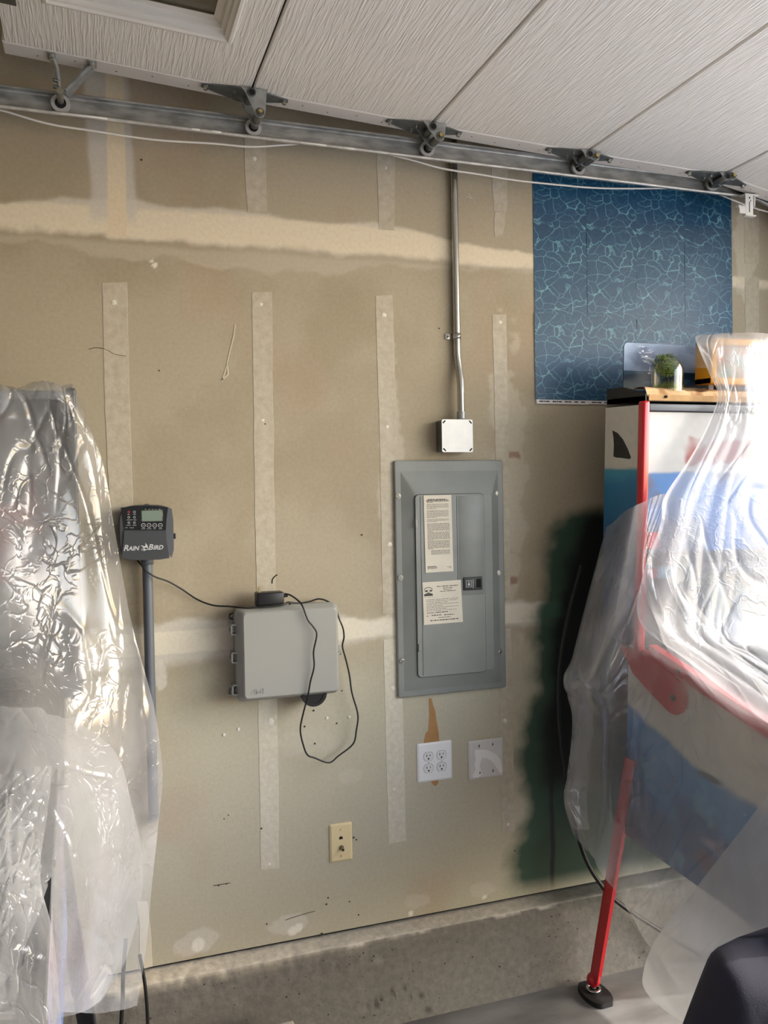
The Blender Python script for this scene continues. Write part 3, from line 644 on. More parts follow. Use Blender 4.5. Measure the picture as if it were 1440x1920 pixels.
lab, pt = paper('inspection_label', [(792, 1092), (864, 1087), (868, 1166), (795, 1172)], rws, -.0352, 9, drr)
lg = MB(); k = 14
lg.add([pt(.14+.11*math.cos(math.pi*i/k), .19-.07*math.sin(math.pi*i/k), .0002) for i in range(k+1)]+[pt(.14+.095*math.cos(math.pi*i/k), .19-.058*math.sin(math.pi*i/k), .0002) for i in range(k+1)], [(i, i+1, k+2+i, k+1+i) for i in range(k)])
for poly in ([(.03, .28), (.25, .28), (.25, .325), (.03, .325)], [(.05, .2), (.1, .185), (.13, .2), (.13, .225), (.05, .225)], [(.17, .2), (.2, .185), (.24, .2), (.24, .225), (.17, .225)], [(.05, .275), (.14, .245), (.24, .275)]):
    lg.add([pt(a, b_, .0002) for a, b_ in poly], [tuple(range(len(poly)))])
lg.build('printed_emblem', M_ink, lab, kind='stuff')
# latch
lx0, lz1 = wxz(869, 1083, -.036); lx1, lz0 = wxz(904, 1105, -.036)
la = MB().box(lx0, lx1, -.040, -.032, lz0, lz1, .002).build('latch', mat('latch_plastic', (48, 50, 50), .5), drr)
MB().box(lx1-.022, lx1-.006, -.0406, -.038, lz0+.008, lz1-.006).build('latch_recess', M_dark, la)
ic = MB(); cx_, cz_ = lx0+.017, (lz0+lz1)/2
for (a, b_, c, d) in ((-.010, -.0085, -.011, .011), (.0085, .010, -.011, .011), (-.010, .010, .0095, .011), (-.010, .010, -.011, -.0095)): ic.box(cx_+a, cx_+b_, -.0407, -.0395, cz_+c, cz_+d)
ic.cyl((cx_, -.0407, cz_-.002), (cx_, -.0395, cz_-.002), .0045, seg=12).cyl((cx_, -.0407, cz_+.005), (cx_, -.0395, cz_+.005), .0022, seg=10)
for k in range(8): ic.box(lx0+.031, lx0+.0335, -.0407, -.0395, lz0+.006+.0036*k, lz0+.0085+.0036*k)
ic.build('latch_marks', mat('pale_ink', (190, 190, 186), .6), la, kind='stuff')
for (a, b_) in ((747, 930), (929, 925), (751, 1083), (934, 1074), (754, 1239), (937, 1223)):
    x, z = wxz(a, b_, -.015); mb = MB().cyl((x, -.013, z), (x, -.0175, z), .0088, .0078, 14).cyl((x, -.0175, z), (x, -.0195, z), .0070, .004, 12)
    s_ = mb.build('screw', M_bolt, pn); MB().box(x-.0045, x+.0045, -.0198, -.019, z-.0008, z+.0008).box(x-.0008, x+.0008, -.0198, -.019, z-.0045, z+.0045).build('screw_cross', M_dark, s_)

# ================================================================== WALL PLATES
op = thing('outlet_plate', (1.04, 0, .714), 'white two-gang wall plate with four power sockets', 'outlet')
a0, a1, b0, b1 = .978, 1.100, .713, .840
bevel_plate(MB(), a0, a1, b0, b1, 0, -.006, .006).build('plate', M_white, op)
M_wout = mat('white_outlet', (228, 228, 225), .3)
for cx_ in (a0+.038, a1-.038):
    for cz_ in ((b0+b1)/2+.0195, (b0+b1)/2-.0195):
        pts = [(cx_+.0165*math.cos(t)*(1 if abs(math.cos(t)) < 2 else 1), cz_+max(-.0135, min(.0135, .0168*math.sin(t)))) for t in np.linspace(0, 2*math.pi, 32, endpoint=False)]
        MB().prism([(cx_+(x-cx_)*1.07, cz_+(z-cz_)*1.07) for x, z in pts], XZ, -.0055, -.0062).build('socket_gap', mat('socket_gap', (110, 110, 108), .8), op)
        so_ = MB().prism(pts, XZ, -.0058, -.0072).build('socket', M_wout, op)
        mb = MB().box(cx_-.0072, cx_-.0048, -.0074, -.0070, cz_-.001, cz_+.0075).box(cx_+.0048, cx_+.0068, -.0074, -.0070, cz_, cz_+.0072)
        mb.cyl((cx_, -.0074, cz_-.0072), (cx_, -.0070, cz_-.0072), .0030, seg=10); mb.build('pin_slots', M_dark, so_, kind='stuff')
    MB().cyl((cx_, -.006, (b0+b1)/2), (cx_, -.0078, (b0+b1)/2), .003, seg=10).build('screw', mat('white_screw', (200, 200, 196), .4), op)
bx0, bz1 = wxz(877, 1390); bx1 = wxz(942, 1385)[0]; bz0 = wxz(880, 1462)[1]
bp_ = thing('blank_plate', ((bx0+bx1)/2, 0, bz0), 'blank two-gang wall plate smeared with white filler', 'wall plate')
bevel_plate(MB(), bx0, bx1, bz0, bz1, 0, -.006, .005).build('plate', mat('greyish_white_plate', (210, 207, 201), .45, vary=.06, vscale=20), bp_)
w_, h_ = bx1-bx0, bz1-bz0
def bpt(u, v): return (bx0+u*w_, bz1-v*h_)
sm = [(.18, .22), (.3, .24), (.48, .26), (.66, .33), (.8, .43), (.9, .56), (.94, .7), (.96, .9), (.88, .92), (.82, .8), (.72, .66), (.62, .55), (.5, .48), (.38, .46), (.34, .54), (.3, .66), (.34, .78), (.36, .9), (.26, .95), (.12, .95), (.1, .86), (.18, .76), (.16, .6), (.2, .46), (.17, .36)]
MB().prism([bpt(*p) for p in sm], XZ, -.0058, -.0068).build('filler_smear', mat('filler_smear', (232, 230, 224), .7), bp_)
mb = MB()
for (u, v) in ((.3, .14), (.69, .14), (.31, .84), (.69, .83)):
    x, z = bpt(u, v); mb.box(x-.0016, x+.0016, -.0074, -.0055, z-.004, z+.004)
mb.build('screw_holes', M_ink, bp_, kind='stuff')
px0, pz1 = wxz(617, 1546); px1 = wxz(659, 1541)[0]; pz0 = wxz(620, 1617)[1]
pp = thing('phone_coax_plate', ((px0+px1)/2, 0, pz0), 'cream one-gang wall plate with a phone jack and coaxial stub', 'wall plate')
M_cream = mat('almond_plastic', (230, 212, 164), .4)
bevel_plate(MB(), px0, px1, pz0, pz1, 0, -.007, .0055).build('plate', M_cream, pp)
xm, zm = (px0+px1)/2-.001, (pz0+pz1)/2
plate([(xm-.006, zm+.011), (xm+.006, zm+.011), (xm+.006, zm+.016), (xm+.003, zm+.020), (xm-.003, zm+.020), (xm-.006, zm+.016)], -.0068, -.0074).build('phone_jack', M_dark, pp)
cxs = MB().cyl((xm+.001, -.007, zm-.016), (xm+.001, -.010, zm-.016), .0085, seg=6, smooth=False).cyl((xm+.001, -.010, zm-.016), (xm+.001, -.026, zm-.016), .0048, seg=14).build('coax_stub', mat('coax_brass', (150, 140, 116), .35, .8), pp)
MB().cyl((xm+.001, -.0262, zm-.016), (xm+.001, -.0258, zm-.016), .0034, seg=10).build('coax_bore', M_dark, cxs)
for dz_ in (.042, -.042): MB().cyl((xm, -.007, zm+dz_), (xm, -.0092, zm+dz_), .0032, .0026, 10).build('screw', mat('cream_screw', (206, 188, 142), .4), pp)

# ================================================================== IRRIGATION CONTROLLER
rb = thing('irrigation_controller', (.145, 0, 1.477), 'dark grey irrigation timer with a small screen and four round buttons', 'controller')
M_rb = mat('controller_grey', (64, 67, 71), .42, vary=.06); M_rb2 = mat('controller_cheek_grey', (88, 92, 97), .4); M_rbf = mat('controller_face_black', (20, 21, 23), .25)
RX0, RX1, RZ0, RZ1 = .070, .219, 1.478, 1.632
def outline(s, n=48):
    cx_, cz_ = (RX0+RX1)/2, (RZ0+RZ1)/2; out = []
    for i in range(n):
        t = 2*math.pi*i/n; c, q = math.cos(t), math.sin(t); e = .36
        x = math.copysign(abs(c)**e, c); z = math.copysign(abs(q)**e, q)
        z *= 1-.06*x*x; x *= 1-.035*z*z if z > 0 else 1-.05*z*z
        out.append((cx_+x*(RX1-RX0)/2*s, cz_+z*(RZ1-RZ0)/2*s*1.03))
    return out
rows = [(0, .93), (-.03, .97), (-.046, 1.0), (-.056, .995), (-.061, .965)]
n = 48; vs = []; fs = []
for (y, s) in rows: vs += [(a, y, b_) for a, b_ in outline(s)]
for k in range(len(rows)-1): fs += [(k*n+i, k*n+(i+1) % n, (k+1)*n+(i+1) % n, (k+1)*n+i) for i in range(n)]
fs.append(tuple(range((len(rows)-1)*n, len(rows)*n)))
mb = MB(); mb.add(vs, fs, True); mb.smooth[-1] = False; mb.build('housing', M_rb, rb)
def rpt(px, py, y=-.062): return wxz(px, py, y)
fp = MB().prism([rpt(*p) for p in ((226, 952), (250, 949), (280, 948), (315, 951), (312, 975), (311, 994), (233, 994), (231, 975))], XZ, -.060, -.0625).build('face_plate', M_rbf, rb)
MB().prism([rpt(*p) for p in ((315, 951), (322, 954), (325, 975), (326, 1030), (322, 1046), (315, 1038), (312, 1010), (311, 994), (312, 975))], XZ, -.060, -.0622).build('side_cheek', M_rb2, rb)
cvp = [(233, 995), (311, 995), (312, 1012), (316, 1038), (318, 1046), (300, 1049), (275, 1050), (250, 1050), (229, 1047), (229, 1035), (232, 1012)]
MB().prism([rpt(*p) for p in cvp], XZ, -.060, -.0655).build('flip_cover', M_rb, rb)
s0 = rpt(264, 956); s1 = rpt(306, 978)
MB().box(s0[0], s1[0], -.0635, -.062, s1[1], s0[1], .0008, 1).build('screen_bezel', mat('screen_bezel', (40, 44, 42), .3), fp)
s0 = rpt(265.5, 957.5); s1 = rpt(304, 976.5)
MB().box(s0[0], s1[0], -.0638, -.063, s1[1], s0[1]).build('screen', mat('lcd_green_grey', (122, 138, 124), .25), fp)
M_mk = mat('face_print', (176, 178, 178), .6)
for px in (268.8, 279.4, 290, 300.6):
    x, z = rpt(px, 985); bt = MB().ring((x, -.0635, z), (x, -.0625, z), .0062, .0048, 18).build('button', M_mk, fp)
    MB().box(x-.002, x+.002, -.0634, -.0626, z-.0006, z+.0006).build('button_mark', M_mk, bt)
mk = MB()
for (px, py) in ((252, 960), (241.5, 970), (252, 970), (241.5, 980), (252, 980)):
    x, z = rpt(px, py); mk.ring((x, -.063, z), (x, -.0624, z), .0034, .0021, 10)
for (px, py, w2) in ((241, 964.5, .003), (252, 964.5, .004), (243, 974.8, .008), (253, 974.8, .004), (241, 984.8, .006), (252, 984.8, .005), (237, 989.5, .003), (247, 989.5, .006), (269, 991.5, .005), (279.5, 991.5, .006), (290, 991.5, .003), (300.6, 991.5, .005), (273, 955, .002), (280, 955, .002), (286, 955, .002), (292, 955, .002), (299, 955, .003)):
    x, z = rpt(px, py); mk.box(x-w2, x+w2, -.063, -.0624, z-.0006, z+.0006)
mk.build('face_marks', M_mk, fp, kind='stuff')
x, z = rpt(241.5, 960); MB().ring((x, -.063, z), (x, -.0624, z), .0036, .0018, 12).box(x-.004, x+.004, -.063, -.0624, z-.0006, z+.0006).build('red_mark', mat('red_print', (150, 40, 50), .6), fp)
# lettering: small capitals, slanted, with a bird between the two words
lt = MB(); yl = -.0660; zl = rpt(270, 1031)[1]
k = dict(shear=.28, bold=.0005)
x = rpt(231, 1031)[0]
for txt, x_, sz in (('R', 231.0, .0225), ('AIN', 240.2, .0168), ('B', 277.5, .0225), ('IRD', 287.0, .0168)):
    add_text(lt, txt, rpt(x_, 1031)[0], zl, yl, sz, **k)
def bpx(px, py): a, b_ = rpt(px, py); return (a, yl, b_)
for poly in ([(264, 1022), (269, 1023.5), (275, 1027), (277, 1030), (271, 1029), (267, 1025.5)], [(272, 1017.5), (276, 1022), (277.5, 1027), (275, 1029), (270.5, 1024), (273, 1023)], [(266, 1029), (272, 1027), (278, 1028.5), (281, 1030), (274, 1031), (270, 1033), (267, 1032)], [(264.5, 1030.5), (268, 1029.5), (270, 1031.5), (266, 1032)]):
    lt.add([bpx(*p) for p in poly], [tuple(range(len(poly)))])
lt.build('brand_lettering', mat('silver_print', (196, 198, 200), .45), rb)
x, z = wxz(327, 1005, -.03); MB().box(x-.003, x+.003, -.04, -.02, z-.008, z+.008, .001).build('side_catch', M_black, rb)
x, z = wxz(275, 946, -.03); MB().box(x-.006, x+.006, -.035, -.02, z-.003, z+.002, .001).build('top_catch', M_rb, rb)
pv = thing('grey_conduit', (.147, -.03, .72), 'dark grey plastic conduit rising to the irrigation timer', 'conduit')
MB().tube([(.147, -.028, 1.50), (.147, -.028, 1.2), (.147, -.028, .9), (.147, -.028, .76), (.147, -.026, .735), (.147, -.012, .722), (.147, .004, .72)], .0145, 16, sub=3).build('pipe', M_grey_pvc, pv)
MB().ring((.147, -.028, 1.462), (.147, -.028, 1.485), .018, .0145).build('pipe_collar', M_grey_pvc, pv)

# ================================================================== GREY WEATHERPROOF BOX
ob = thing('weatherproof_box', (.545, 0, 1.05), 'light grey weatherproof plastic box with latches on its left side', 'junction box')
M_ob = mat('box_grey', (150, 151, 146), .38, vary=.04, vscale=6); M_ob2 = mat('box_grey_back', (128, 130, 128), .42)
OX0, OX1, OZ0, OZ1 = .398, .694, 1.051, 1.325
MB().box(OX0-.006, OX1+.004, -.062, -.001, OZ0+.004, OZ1-.004, .012, 3).build('box_body', M_ob2, ob)
A = rrect(OX0-.010, OX1+.006, OZ0-.001, OZ1+.001, .018)
rows = [[(a, -.060, b_) for a, b_ in A], [(a, -.074, b_) for a, b_ in A], [(a, -.078, b_) for a, b_ in rrect(OX0-.006, OX1+.003, OZ0+.003, OZ1-.003, .016)], [(a, -.100, b_) for a, b_ in rrect(OX0+.004, OX1-.004, OZ0+.009, OZ1-.008, .013)], [(a, -.108, b_) for a, b_ in rrect(OX0+.010, OX1-.009, OZ0+.015, OZ1-.014, .01)]]
n = len(A); vs = [v for r in rows for v in r]; fs = []
for k in range(len(rows)-1): fs += [(k*n+i, k*n+(i+1) % n, (k+1)*n+(i+1) % n, (k+1)*n+i) for i in range(n)]
fs.append(tuple(range((len(rows)-1)*n, len(rows)*n)))
lidm = MB(); lidm.add(vs, fs, True); lidm.smooth[-1] = False; lid = lidm.build('lid', M_ob, ob)
for (px, py) in ((441, 1179), (442, 1231), (443, 1291)):
    x, z = wxz(px, py, -.055); x = OX0-.008
    hg = MB().box(x-.014, x+.004, -.078, -.040, z-.016, z-.012, .001).box(x-.014, x+.004, -.078, -.040, z+.012, z+.016, .001).box(x-.016, x-.011, -.078, -.044, z-.012, z+.012, .001).build('latch', M_ob, ob)
    MB().box(x-.0165, x-.0155, -.070, -.052, z-.006, z+.006).build('latch_slot', mat('latch_shadow', (90, 92, 92), .7), hg)
for (px, py) in ((436, 1157), (436, 1297)):
    x, z = wxz(px, py, -.01); mb = MB().prism([(x-.011, z-.006), (x+.028, z-.016), (x+.028, z+.006), (x+.006, z+.012), (x-.008, z+.010)], XZ, -.001, -.010)
    tb_ = mb.build('mounting_tab', mat('tab_dark', (70, 72, 72), .5), ob); MB().cyl((x, -.010, z+.002), (x, -.013, z+.002), .006, .004, 12).build('screw', M_bolt, tb_)
x, z = wxz(637, 1215, -.05); hs = MB().box(OX1+.002, OX1+.018, -.066, -.058, z-.004, z+.008, .001).ring((OX1+.012, -.07, z-.014), (OX1+.012, -.062, z-.014), .006, .0035, 12).build('hasp', M_ob, ob)
MB().box(OX1+.004, OX1+.007, -.07, -.05, z-.09, z-.07).build('side_clip', M_dark, ob)
em = MB(); lx, lz = wxz(470, 1304, -.1085)
for i in range(5):
    a0_ = math.radians(150+i*22); pass
for poly in ([(0, .010), (.004, .0085), (.012, .013), (.010, .0155)], [(0, .004), (.0045, .0065), (.010, .003), (.008, .001)], [(.013, .002), (.0155, .002), (.0155, .018), (.013, .018)], [(.008, .0085), (.0125, .0125), (.0125, .010), (.009, .0065)]):
    em.prism([(lx+a, lz+b_) for a, b_ in poly], XZ, -.1075, -.1092)
em.ring((lx+.023, -.1075, lz+.0072), (lx+.023, -.1092, lz+.0072), .0052, .0034, 14).box(lx+.0175, lx+.0195, -.1092, -.1075, lz+.002, lz+.018).box(lx+.0305, lx+.0325, -.1092, -.1075, lz+.002, lz+.0125).box(lx+.0365, lx+.0385, -.1092, -.1075, lz+.002, lz+.018).box(lx+.0345, lx+.0405, -.1092, -.1075, lz+.0115, lz+.013).box(lx+.0305, lx+.0325, -.1092, -.1075, lz+.0145, lz+.0165)
em.build('embossed_logo', M_ob, lid)
bl_ = MB(); c = at(585, 1304, -.05); bl_.cyl((c[0], -.075, c[2]+.012), (c[0], -.030, c[2]+.012), .036, seg=28).ring((c[0], -.078, c[2]+.012), (c[0], -.07, c[2]+.012), .040, .03, 28)
bl_.build('cable_gland', M_black, ob)
# power adapter on top of the box and the cables
ad = thing('power_adapter', (.50, -.05, 1.327), 'black wall-wart power adapter lying on top of the weatherproof box', 'power adapter')
q0 = at(482, 1113, -.085); q1 = at(533, 1137, -.085)
MB().box(q0[0], q1[0], -.088, -.038, 1.3265, q0[2]+.001, .004).build('body', M_black, ad)
MB().box(q0[0]+.007, q0[0]+.013, -.060, -.058, q0[2], q0[2]+.018).box(q0[0]+.007, q0[0]+.013, -.072, -.070, q0[2], q0[2]+.018).build('plug_prong', mat('brass_prong', (176, 160, 120), .35, .8), ad)
MB().tube([(q1[0]-.002, -.08, q0[2]-.012), (q1[0]+.012, -.082, q0[2]-.012)], lambda t: .005-.002*t, 8, sub=2).build('cable_boot', M_black, ad)
lp = [(533, 1113, -.085), (545, 1116, -.09), (560, 1127, -.1), (568, 1138, -.116), (577, 1162, -.118), (588, 1176, -.120), (594, 1190, -.122), (588, 1222, -.122), (589, 1250, -.120), (582, 1278, -.118), (577, 1306, -.112), (568, 1340, -.09), (563, 1368, -.075), (568, 1395, -.06), (576, 1415, -.05), (590, 1421, -.045), (617, 1430, -.04), (635, 1417, -.035), (662, 1395, -.03), (668, 1370, -.03), (671, 1340, -.03), (660, 1300, -.03), (655, 1265, -.032), (648, 1235, -.036), (642, 1212, -.04), (645, 1195, -.045), (643, 1178, -.05), (637, 1163, -.052), (628, 1140, -.045), (615, 1128, -.04), (598, 1123, -.035), (580, 1128, -.035), (560, 1131, -.04), (540, 1129, -.05)]
MB().tube([at(*p) for p in lp], .0026, 7, sub=5).build('adapter_cable', M_cable, None, 'black cable looping down over the front of the weatherproof box', 'cable')
lp = [(258, 1051, -.03), (264, 1058, -.05), (275, 1071, -.056), (292, 1082, -.05), (315, 1090, -.03), (340, 1104, -.015), (370, 1124, -.015), (400, 1135, -.03), (430, 1137, -.05), (460, 1140, -.088), (482, 1139, -.094), (510, 1136, -.094), (532, 1133, -.092), (540, 1129, -.075), (545, 1134, -.06)]
MB().tube([at(*p) for p in lp], .0026, 7, sub=5).build('timer_cable', M_cable, None, 'black cable from the irrigation timer to the weatherproof box', 'cable')

# ================================================================== WATER PATTERN POSTER
M_wat = bpy.data.materials.new('water_print'); M_wat.use_nodes = True
nt = M_wat.node_tree; b = nt.nodes['Principled BSDF']; b.inputs['Roughness'].default_value = .42
tc = nt.nodes.new('ShaderNodeTexCoord'); oi = nt.nodes.new('ShaderNodeAttribute'); oi.attribute_name = 'uvx'
n1 = nt.nodes.new('ShaderNodeTexNoise'); n1.inputs['Scale'].default_value = 11; n1.inputs['Detail'].default_value = 2
nt.links.new(oi.outputs['Vector'], n1.inputs['Vector'])
mxv = nt.nodes.new('ShaderNodeMix'); mxv.data_type = 'VECTOR'; mxv.inputs['Factor'].default_value = .085
nt.links.new(oi.outputs['Vector'], mxv.inputs['A']); nt.links.new(n1.outputs['Color'], mxv.inputs['B'])
acc = None
for sc_, wd, amp in ((22, .055, .95), (38, .05, .5), (60, .06, .25)):
    vo = nt.nodes.new('ShaderNodeTexVoronoi'); vo.feature = 'DISTANCE_TO_EDGE'; vo.inputs['Scale'].default_value = sc_
    mpv = nt.nodes.new('ShaderNodeMapping'); mpv.inputs['Scale'].default_value = (1, 1, 1.35); mpv.inputs['Rotation'].default_value = (0, .35, 0)
    nt.links.new(mxv.outputs['Result'], mpv.inputs['Vector']); nt.links.new(mpv.outputs['Vector'], vo.inputs['Vector'])
    r = nt.nodes.new('ShaderNodeMapRange'); r.inputs['From Min'].default_value = wd; r.inputs['From Max'].default_value = 0; r.inputs['To Min'].default_value = 0; r.inputs['To Max'].default_value = amp
    nt.links.new(vo.outputs['Distance'], r.inputs['Value'])
    pw = nt.nodes.new('ShaderNodeMath'); pw.operation = 'POWER'; pw.inputs[1].default_value = 2.2; nt.links.new(r.outputs['Result'], pw.inputs[0])
    if acc is None: acc = pw
    else:
        ad_ = nt.nodes.new('ShaderNodeMath'); ad_.operation = 'ADD'; nt.links.new(acc.outputs[0], ad_.inputs[0]); nt.links.new(pw.outputs[0], ad_.inputs[1]); acc = ad_
n3 = nt.nodes.new('ShaderNodeTexNoise'); n3.inputs['Scale'].default_value = 14; n3.inputs['Detail'].default_value = 2; nt.links.new(oi.outputs['Vector'], n3.inputs['Vector'])
r3 = nt.nodes.new('ShaderNodeMapRange'); r3.inputs['From Min'].default_value = .28; r3.inputs['From Max'].default_value = .60; nt.links.new(n3.outputs['Fac'], r3.inputs['Value'])
mu = nt.nodes.new('ShaderNodeMath'); mu.operation = 'MULTIPLY'; nt.links.new(acc.outputs[0], mu.inputs[0]); nt.links.new(r3.outputs['Result'], mu.inputs[1])
n4 = nt.nodes.new('ShaderNodeTexNoise'); n4.inputs['Scale'].default_value = 5; n4.inputs['Detail'].default_value = 5; nt.links.new(oi.outputs['Vector'], n4.inputs['Vector'])
bl4 = nt.nodes.new('ShaderNodeMix'); bl4.data_type = 'RGBA'; bl4.inputs['A'].default_value = lin((8, 54, 88)); bl4.inputs['B'].default_value = lin((20, 80, 114)); nt.links.new(n4.outputs['Fac'], bl4.inputs['Factor'])
mc_ = nt.nodes.new('ShaderNodeMix'); mc_.data_type = 'RGBA'; mc_.clamp_factor = True; mc_.inputs['B'].default_value = lin((130, 192, 206))
nt.links.new(mu.outputs[0], mc_.inputs['Factor']); nt.links.new(bl4.outputs['Result'], mc_.inputs['A']); nt.links.new(mc_.outputs['Result'], b.inputs['Base Color'])
po_x0, po_z1 = 1.434, 2.79; pz_split = wxz(1050, 590)[1]; po_z0 = wxz(1003, 749)[1]; po_zm = wxz(1003, 757)[1]
xs_ = [1.432, wxz(1101, 600)[0], wxz(1193, 600)[0], wxz(1284, 600)[0], 2.252]
ps = thing('water_poster', (1.84, 0, po_zm), 'dark blue rippling water print pasted on the wall in sheets', 'poster')
for r_, (za, zb) in enumerate(((po_z1, pz_split-.004), (pz_split, po_z0))):
    for c_ in range(4):
        xa, xb = xs_[c_], xs_[c_+1]+.004; y0 = -.0022-.0007*((c_+r_) % 2)-(.0006 if r_ else 0)
        U, V = np.meshgrid(np.linspace(0, 1, 22), np.linspace(0, 1, 22)); X = xa+(xb-xa)*U+(.002*(c_ == 0 and r_ == 1)*-1); Z = za+(zb-za)*V
        Y = y0-.0016*np.maximum(0, fbm(X*3+c_, Z*11+r_, 3))
        o = grid_mesh('print_sheet', X, Y, Z, M_wat, None, ps)
        at_ = o.data.attributes.new('uvx', 'FLOAT_VECTOR', 'POINT')
        uv = np.stack([(X-xa).ravel()+.0*c_, np.zeros(X.size)+.02*(c_ == 3), ((Z-za) % 10).ravel() if False else (Z-zb).ravel()], -1); at_.data.foreach_set('vector', uv.astype(np.float32).ravel())
        if r_ == 1:
            mg = MB().box(xa+.001, xb-.004, y0-.0006, y0+.001, po_zm+(.002 if c_ % 2 else 0), po_z0).build('white_margin', mat('margin_paper', (226, 222, 218), .6), o)
            tx = MB(); R = random.Random(2); u = xa+.012; zz_ = po_z0-.006
            while u < xb-.012:
                wd = R.uniform(.004, .016); tx.box(u, min(u+wd, xb-.006), y0-.0009, y0, zz_-.0022, zz_+.0018); u += wd+R.choice((.002, .002, .012))
            tx.build('margin_print', mat('margin_ink', (40, 40, 70), .7), mg, kind='stuff')

# ================================================================== PINBALL MACHINES
HINGE_ARM = [tuple(map(float, at_x(a, b_, 1.584)[1:])) for a, b_ in ((1165, 1212), (1187, 1262), (1218, 1297), (1248, 1328), (1258, 1337), (1268, 1341), (1278, 1336), (1285, 1325), (1286, 1310), (1283, 1294), (1276, 1280), (1245, 1250), (1209, 1219))]
HINGE_PIVOT = tuple(map(float, at_x(1264, 1308, 1.584)[1:]))
def pinball(x0, x1, cx0_, cx1_, side_paint, front_paint, M_trim, label, dark=False, fin=False):
    """x0..x1 backbox sides, cx0_..cx1_ cabinet sides"""
    TH = .055
    def T(v): return Vector((v.x, v.y-TH*(v.z-.545), v.z+TH*(v.y+.25)))
    root = thing('pinball_machine', ((x0+x1)/2, -.8, 0), label, 'pinball machine')
    M_art = attr_mat('cabinet_art' + ('_dark' if dark else ''), .35, .04, 40, .02, 60, coat=.3)
    def put(mb, name, m, parent=root): return mb.xform(T).build(name, m, parent)
    def art_quad(name, fn, nu, nv, pf, parent):
        U, V = np.meshgrid(np.linspace(0, 1, nu), np.linspace(0, 1, nv)); X, Y, Z = fn(U, V); pc = pf(X, Y, Z)
        Y2 = Y-TH*(Z-.545); Z2 = Z+TH*(Y+.25); return grid_mesh(name, X, Y2, Z2, M_art, pc, parent, False)
    M_body = mat('cabinet_body_black', (20, 20, 22), .5)
    # cabinet: profile swept between the two sides
    prof = [(-.25, .548), (-1.52, .548), (-1.52, .95), (-.40, 1.172), (-.36, 1.165), (-.25, 1.165)]
    cab = put(MB().prism(prof, lambda a, b_, d: (d, a, b_), cx0_+.004, cx1_-.004), 'cabinet', M_body)
    top_z = lambda Y: np.where(Y > -.36, 1.165, np.interp(Y, [-1.52, -.40], [.95, 1.172]))
    for (xx, nm) in ((cx0_, 'side_art'), (cx1_, 'side_art')):
        art_quad(nm, lambda U, V, xx=xx: (xx+0*U, -.25-1.27*U, .548+(top_z(-.25-1.27*U)-.548)*V), 200, 120, side_paint, cab)
    art_quad('front_art', lambda U, V: (cx0_+(cx1_-cx0_)*U, -1.524+0*U, .548+.40*V), 30, 30, side_paint, cab)
    # armoured rails and the glass between them
    for xx in (cx0_-.006, cx1_-.022):
        mb = MB().prism([(-.36, 1.150), (-1.53, .920), (-1.53, .962), (-.36, 1.186)], lambda a, b_, d: (d, a, b_), xx, xx+.028)
        rl = put(mb, 'side_rail', M_trim)
        for t in (.12, .5, .9):
            y, z = -.36-1.17*t, 1.168-.23*t; s = -1 if xx < (cx0_+cx1_)/2 else 1
            put(MB().cyl((xx+(0 if s < 0 else .028), y, z), (xx+(0 if s < 0 else .028)+s*.004, y, z), .006, seg=10), 'rail_bolt', M_black, rl)
    put(MB().prism([(-.37, 1.168), (-1.50, .946), (-1.50, .950), (-.37, 1.172)], lambda a, b_, d: (d, a, b_), cx0_+.02, cx1_-.02), 'playfield_glass', mat('playfield_glass', (70, 74, 78), .08, coat=.5, vary=.3, vscale=5), cab)
    put(MB().box(cx0_-.006, cx1_+.006, -1.56, -1.50, .93, .975, .008), 'lockdown_bar', M_trim)
    # backbox
    bb = put(MB().box(x0+.003, x1-.003, -.318, -.12, 1.168, 1.915, .004), 'backbox', M_body)
    for (xx, s) in ((x0, 1), (x1, -1)):
        art_quad('backbox_side_art', lambda U, V, xx=xx: (xx+0*U, -.124-.19*U, 1.172+.739*V), 40, 120, side_paint, bb)
        mb = MB().box(xx-.010 if s > 0 else xx-.014, xx+.014 if s > 0 else xx+.010, -.338, -.308, 1.160, 1.922, .006, 3); put(mb, 'corner_trim', M_trim, bb)
    if not dark:
        art_quad('translite', lambda U, V: (x0+.012+(x1-x0-.024)*U, -.322+0*U, 1.46+.43*V), 120, 90, front_paint, bb)
    else:
        art_quad('translite', lambda U, V: (x0+.012+(x1-x0-.024)*U, -.322+0*U, 1.46+.43*V), 60, 60, front_paint, bb)
    put(MB().box(x0+.012, x1-.012, -.336, -.31, 1.893, 1.914, .003), 'top_moulding', mat('grey_moulding', (110, 112, 116), .4, .4), bb)
    put(MB().box(x0+.012, x1-.012, -.335, -.30, 1.425, 1.46, .004), 'speaker_moulding', mat('speaker_black', (34, 34, 37), .5), bb)
    sp = put(MB().box(x0+.012, x1-.012, -.328, -.30, 1.20, 1.425, .004), 'speaker_panel', mat('speaker_panel' + ('_d' if dark else ''), (30, 30, 34) if dark else (96, 98, 104), .5), bb)
    xm_ = (x0+x1)/2
    put(MB().box(xm_-.20, xm_+.20, -.333, -.325, 1.235, 1.40, .004), 'display', mat('display_dark', (58, 60, 66), .15), sp)
    for xx in (x0+.09, x1-.09): put(MB().ring((xx, -.334, 1.33), (xx, -.326, 1.33), .055, .03, 24), 'speaker_grille', M_black, sp)
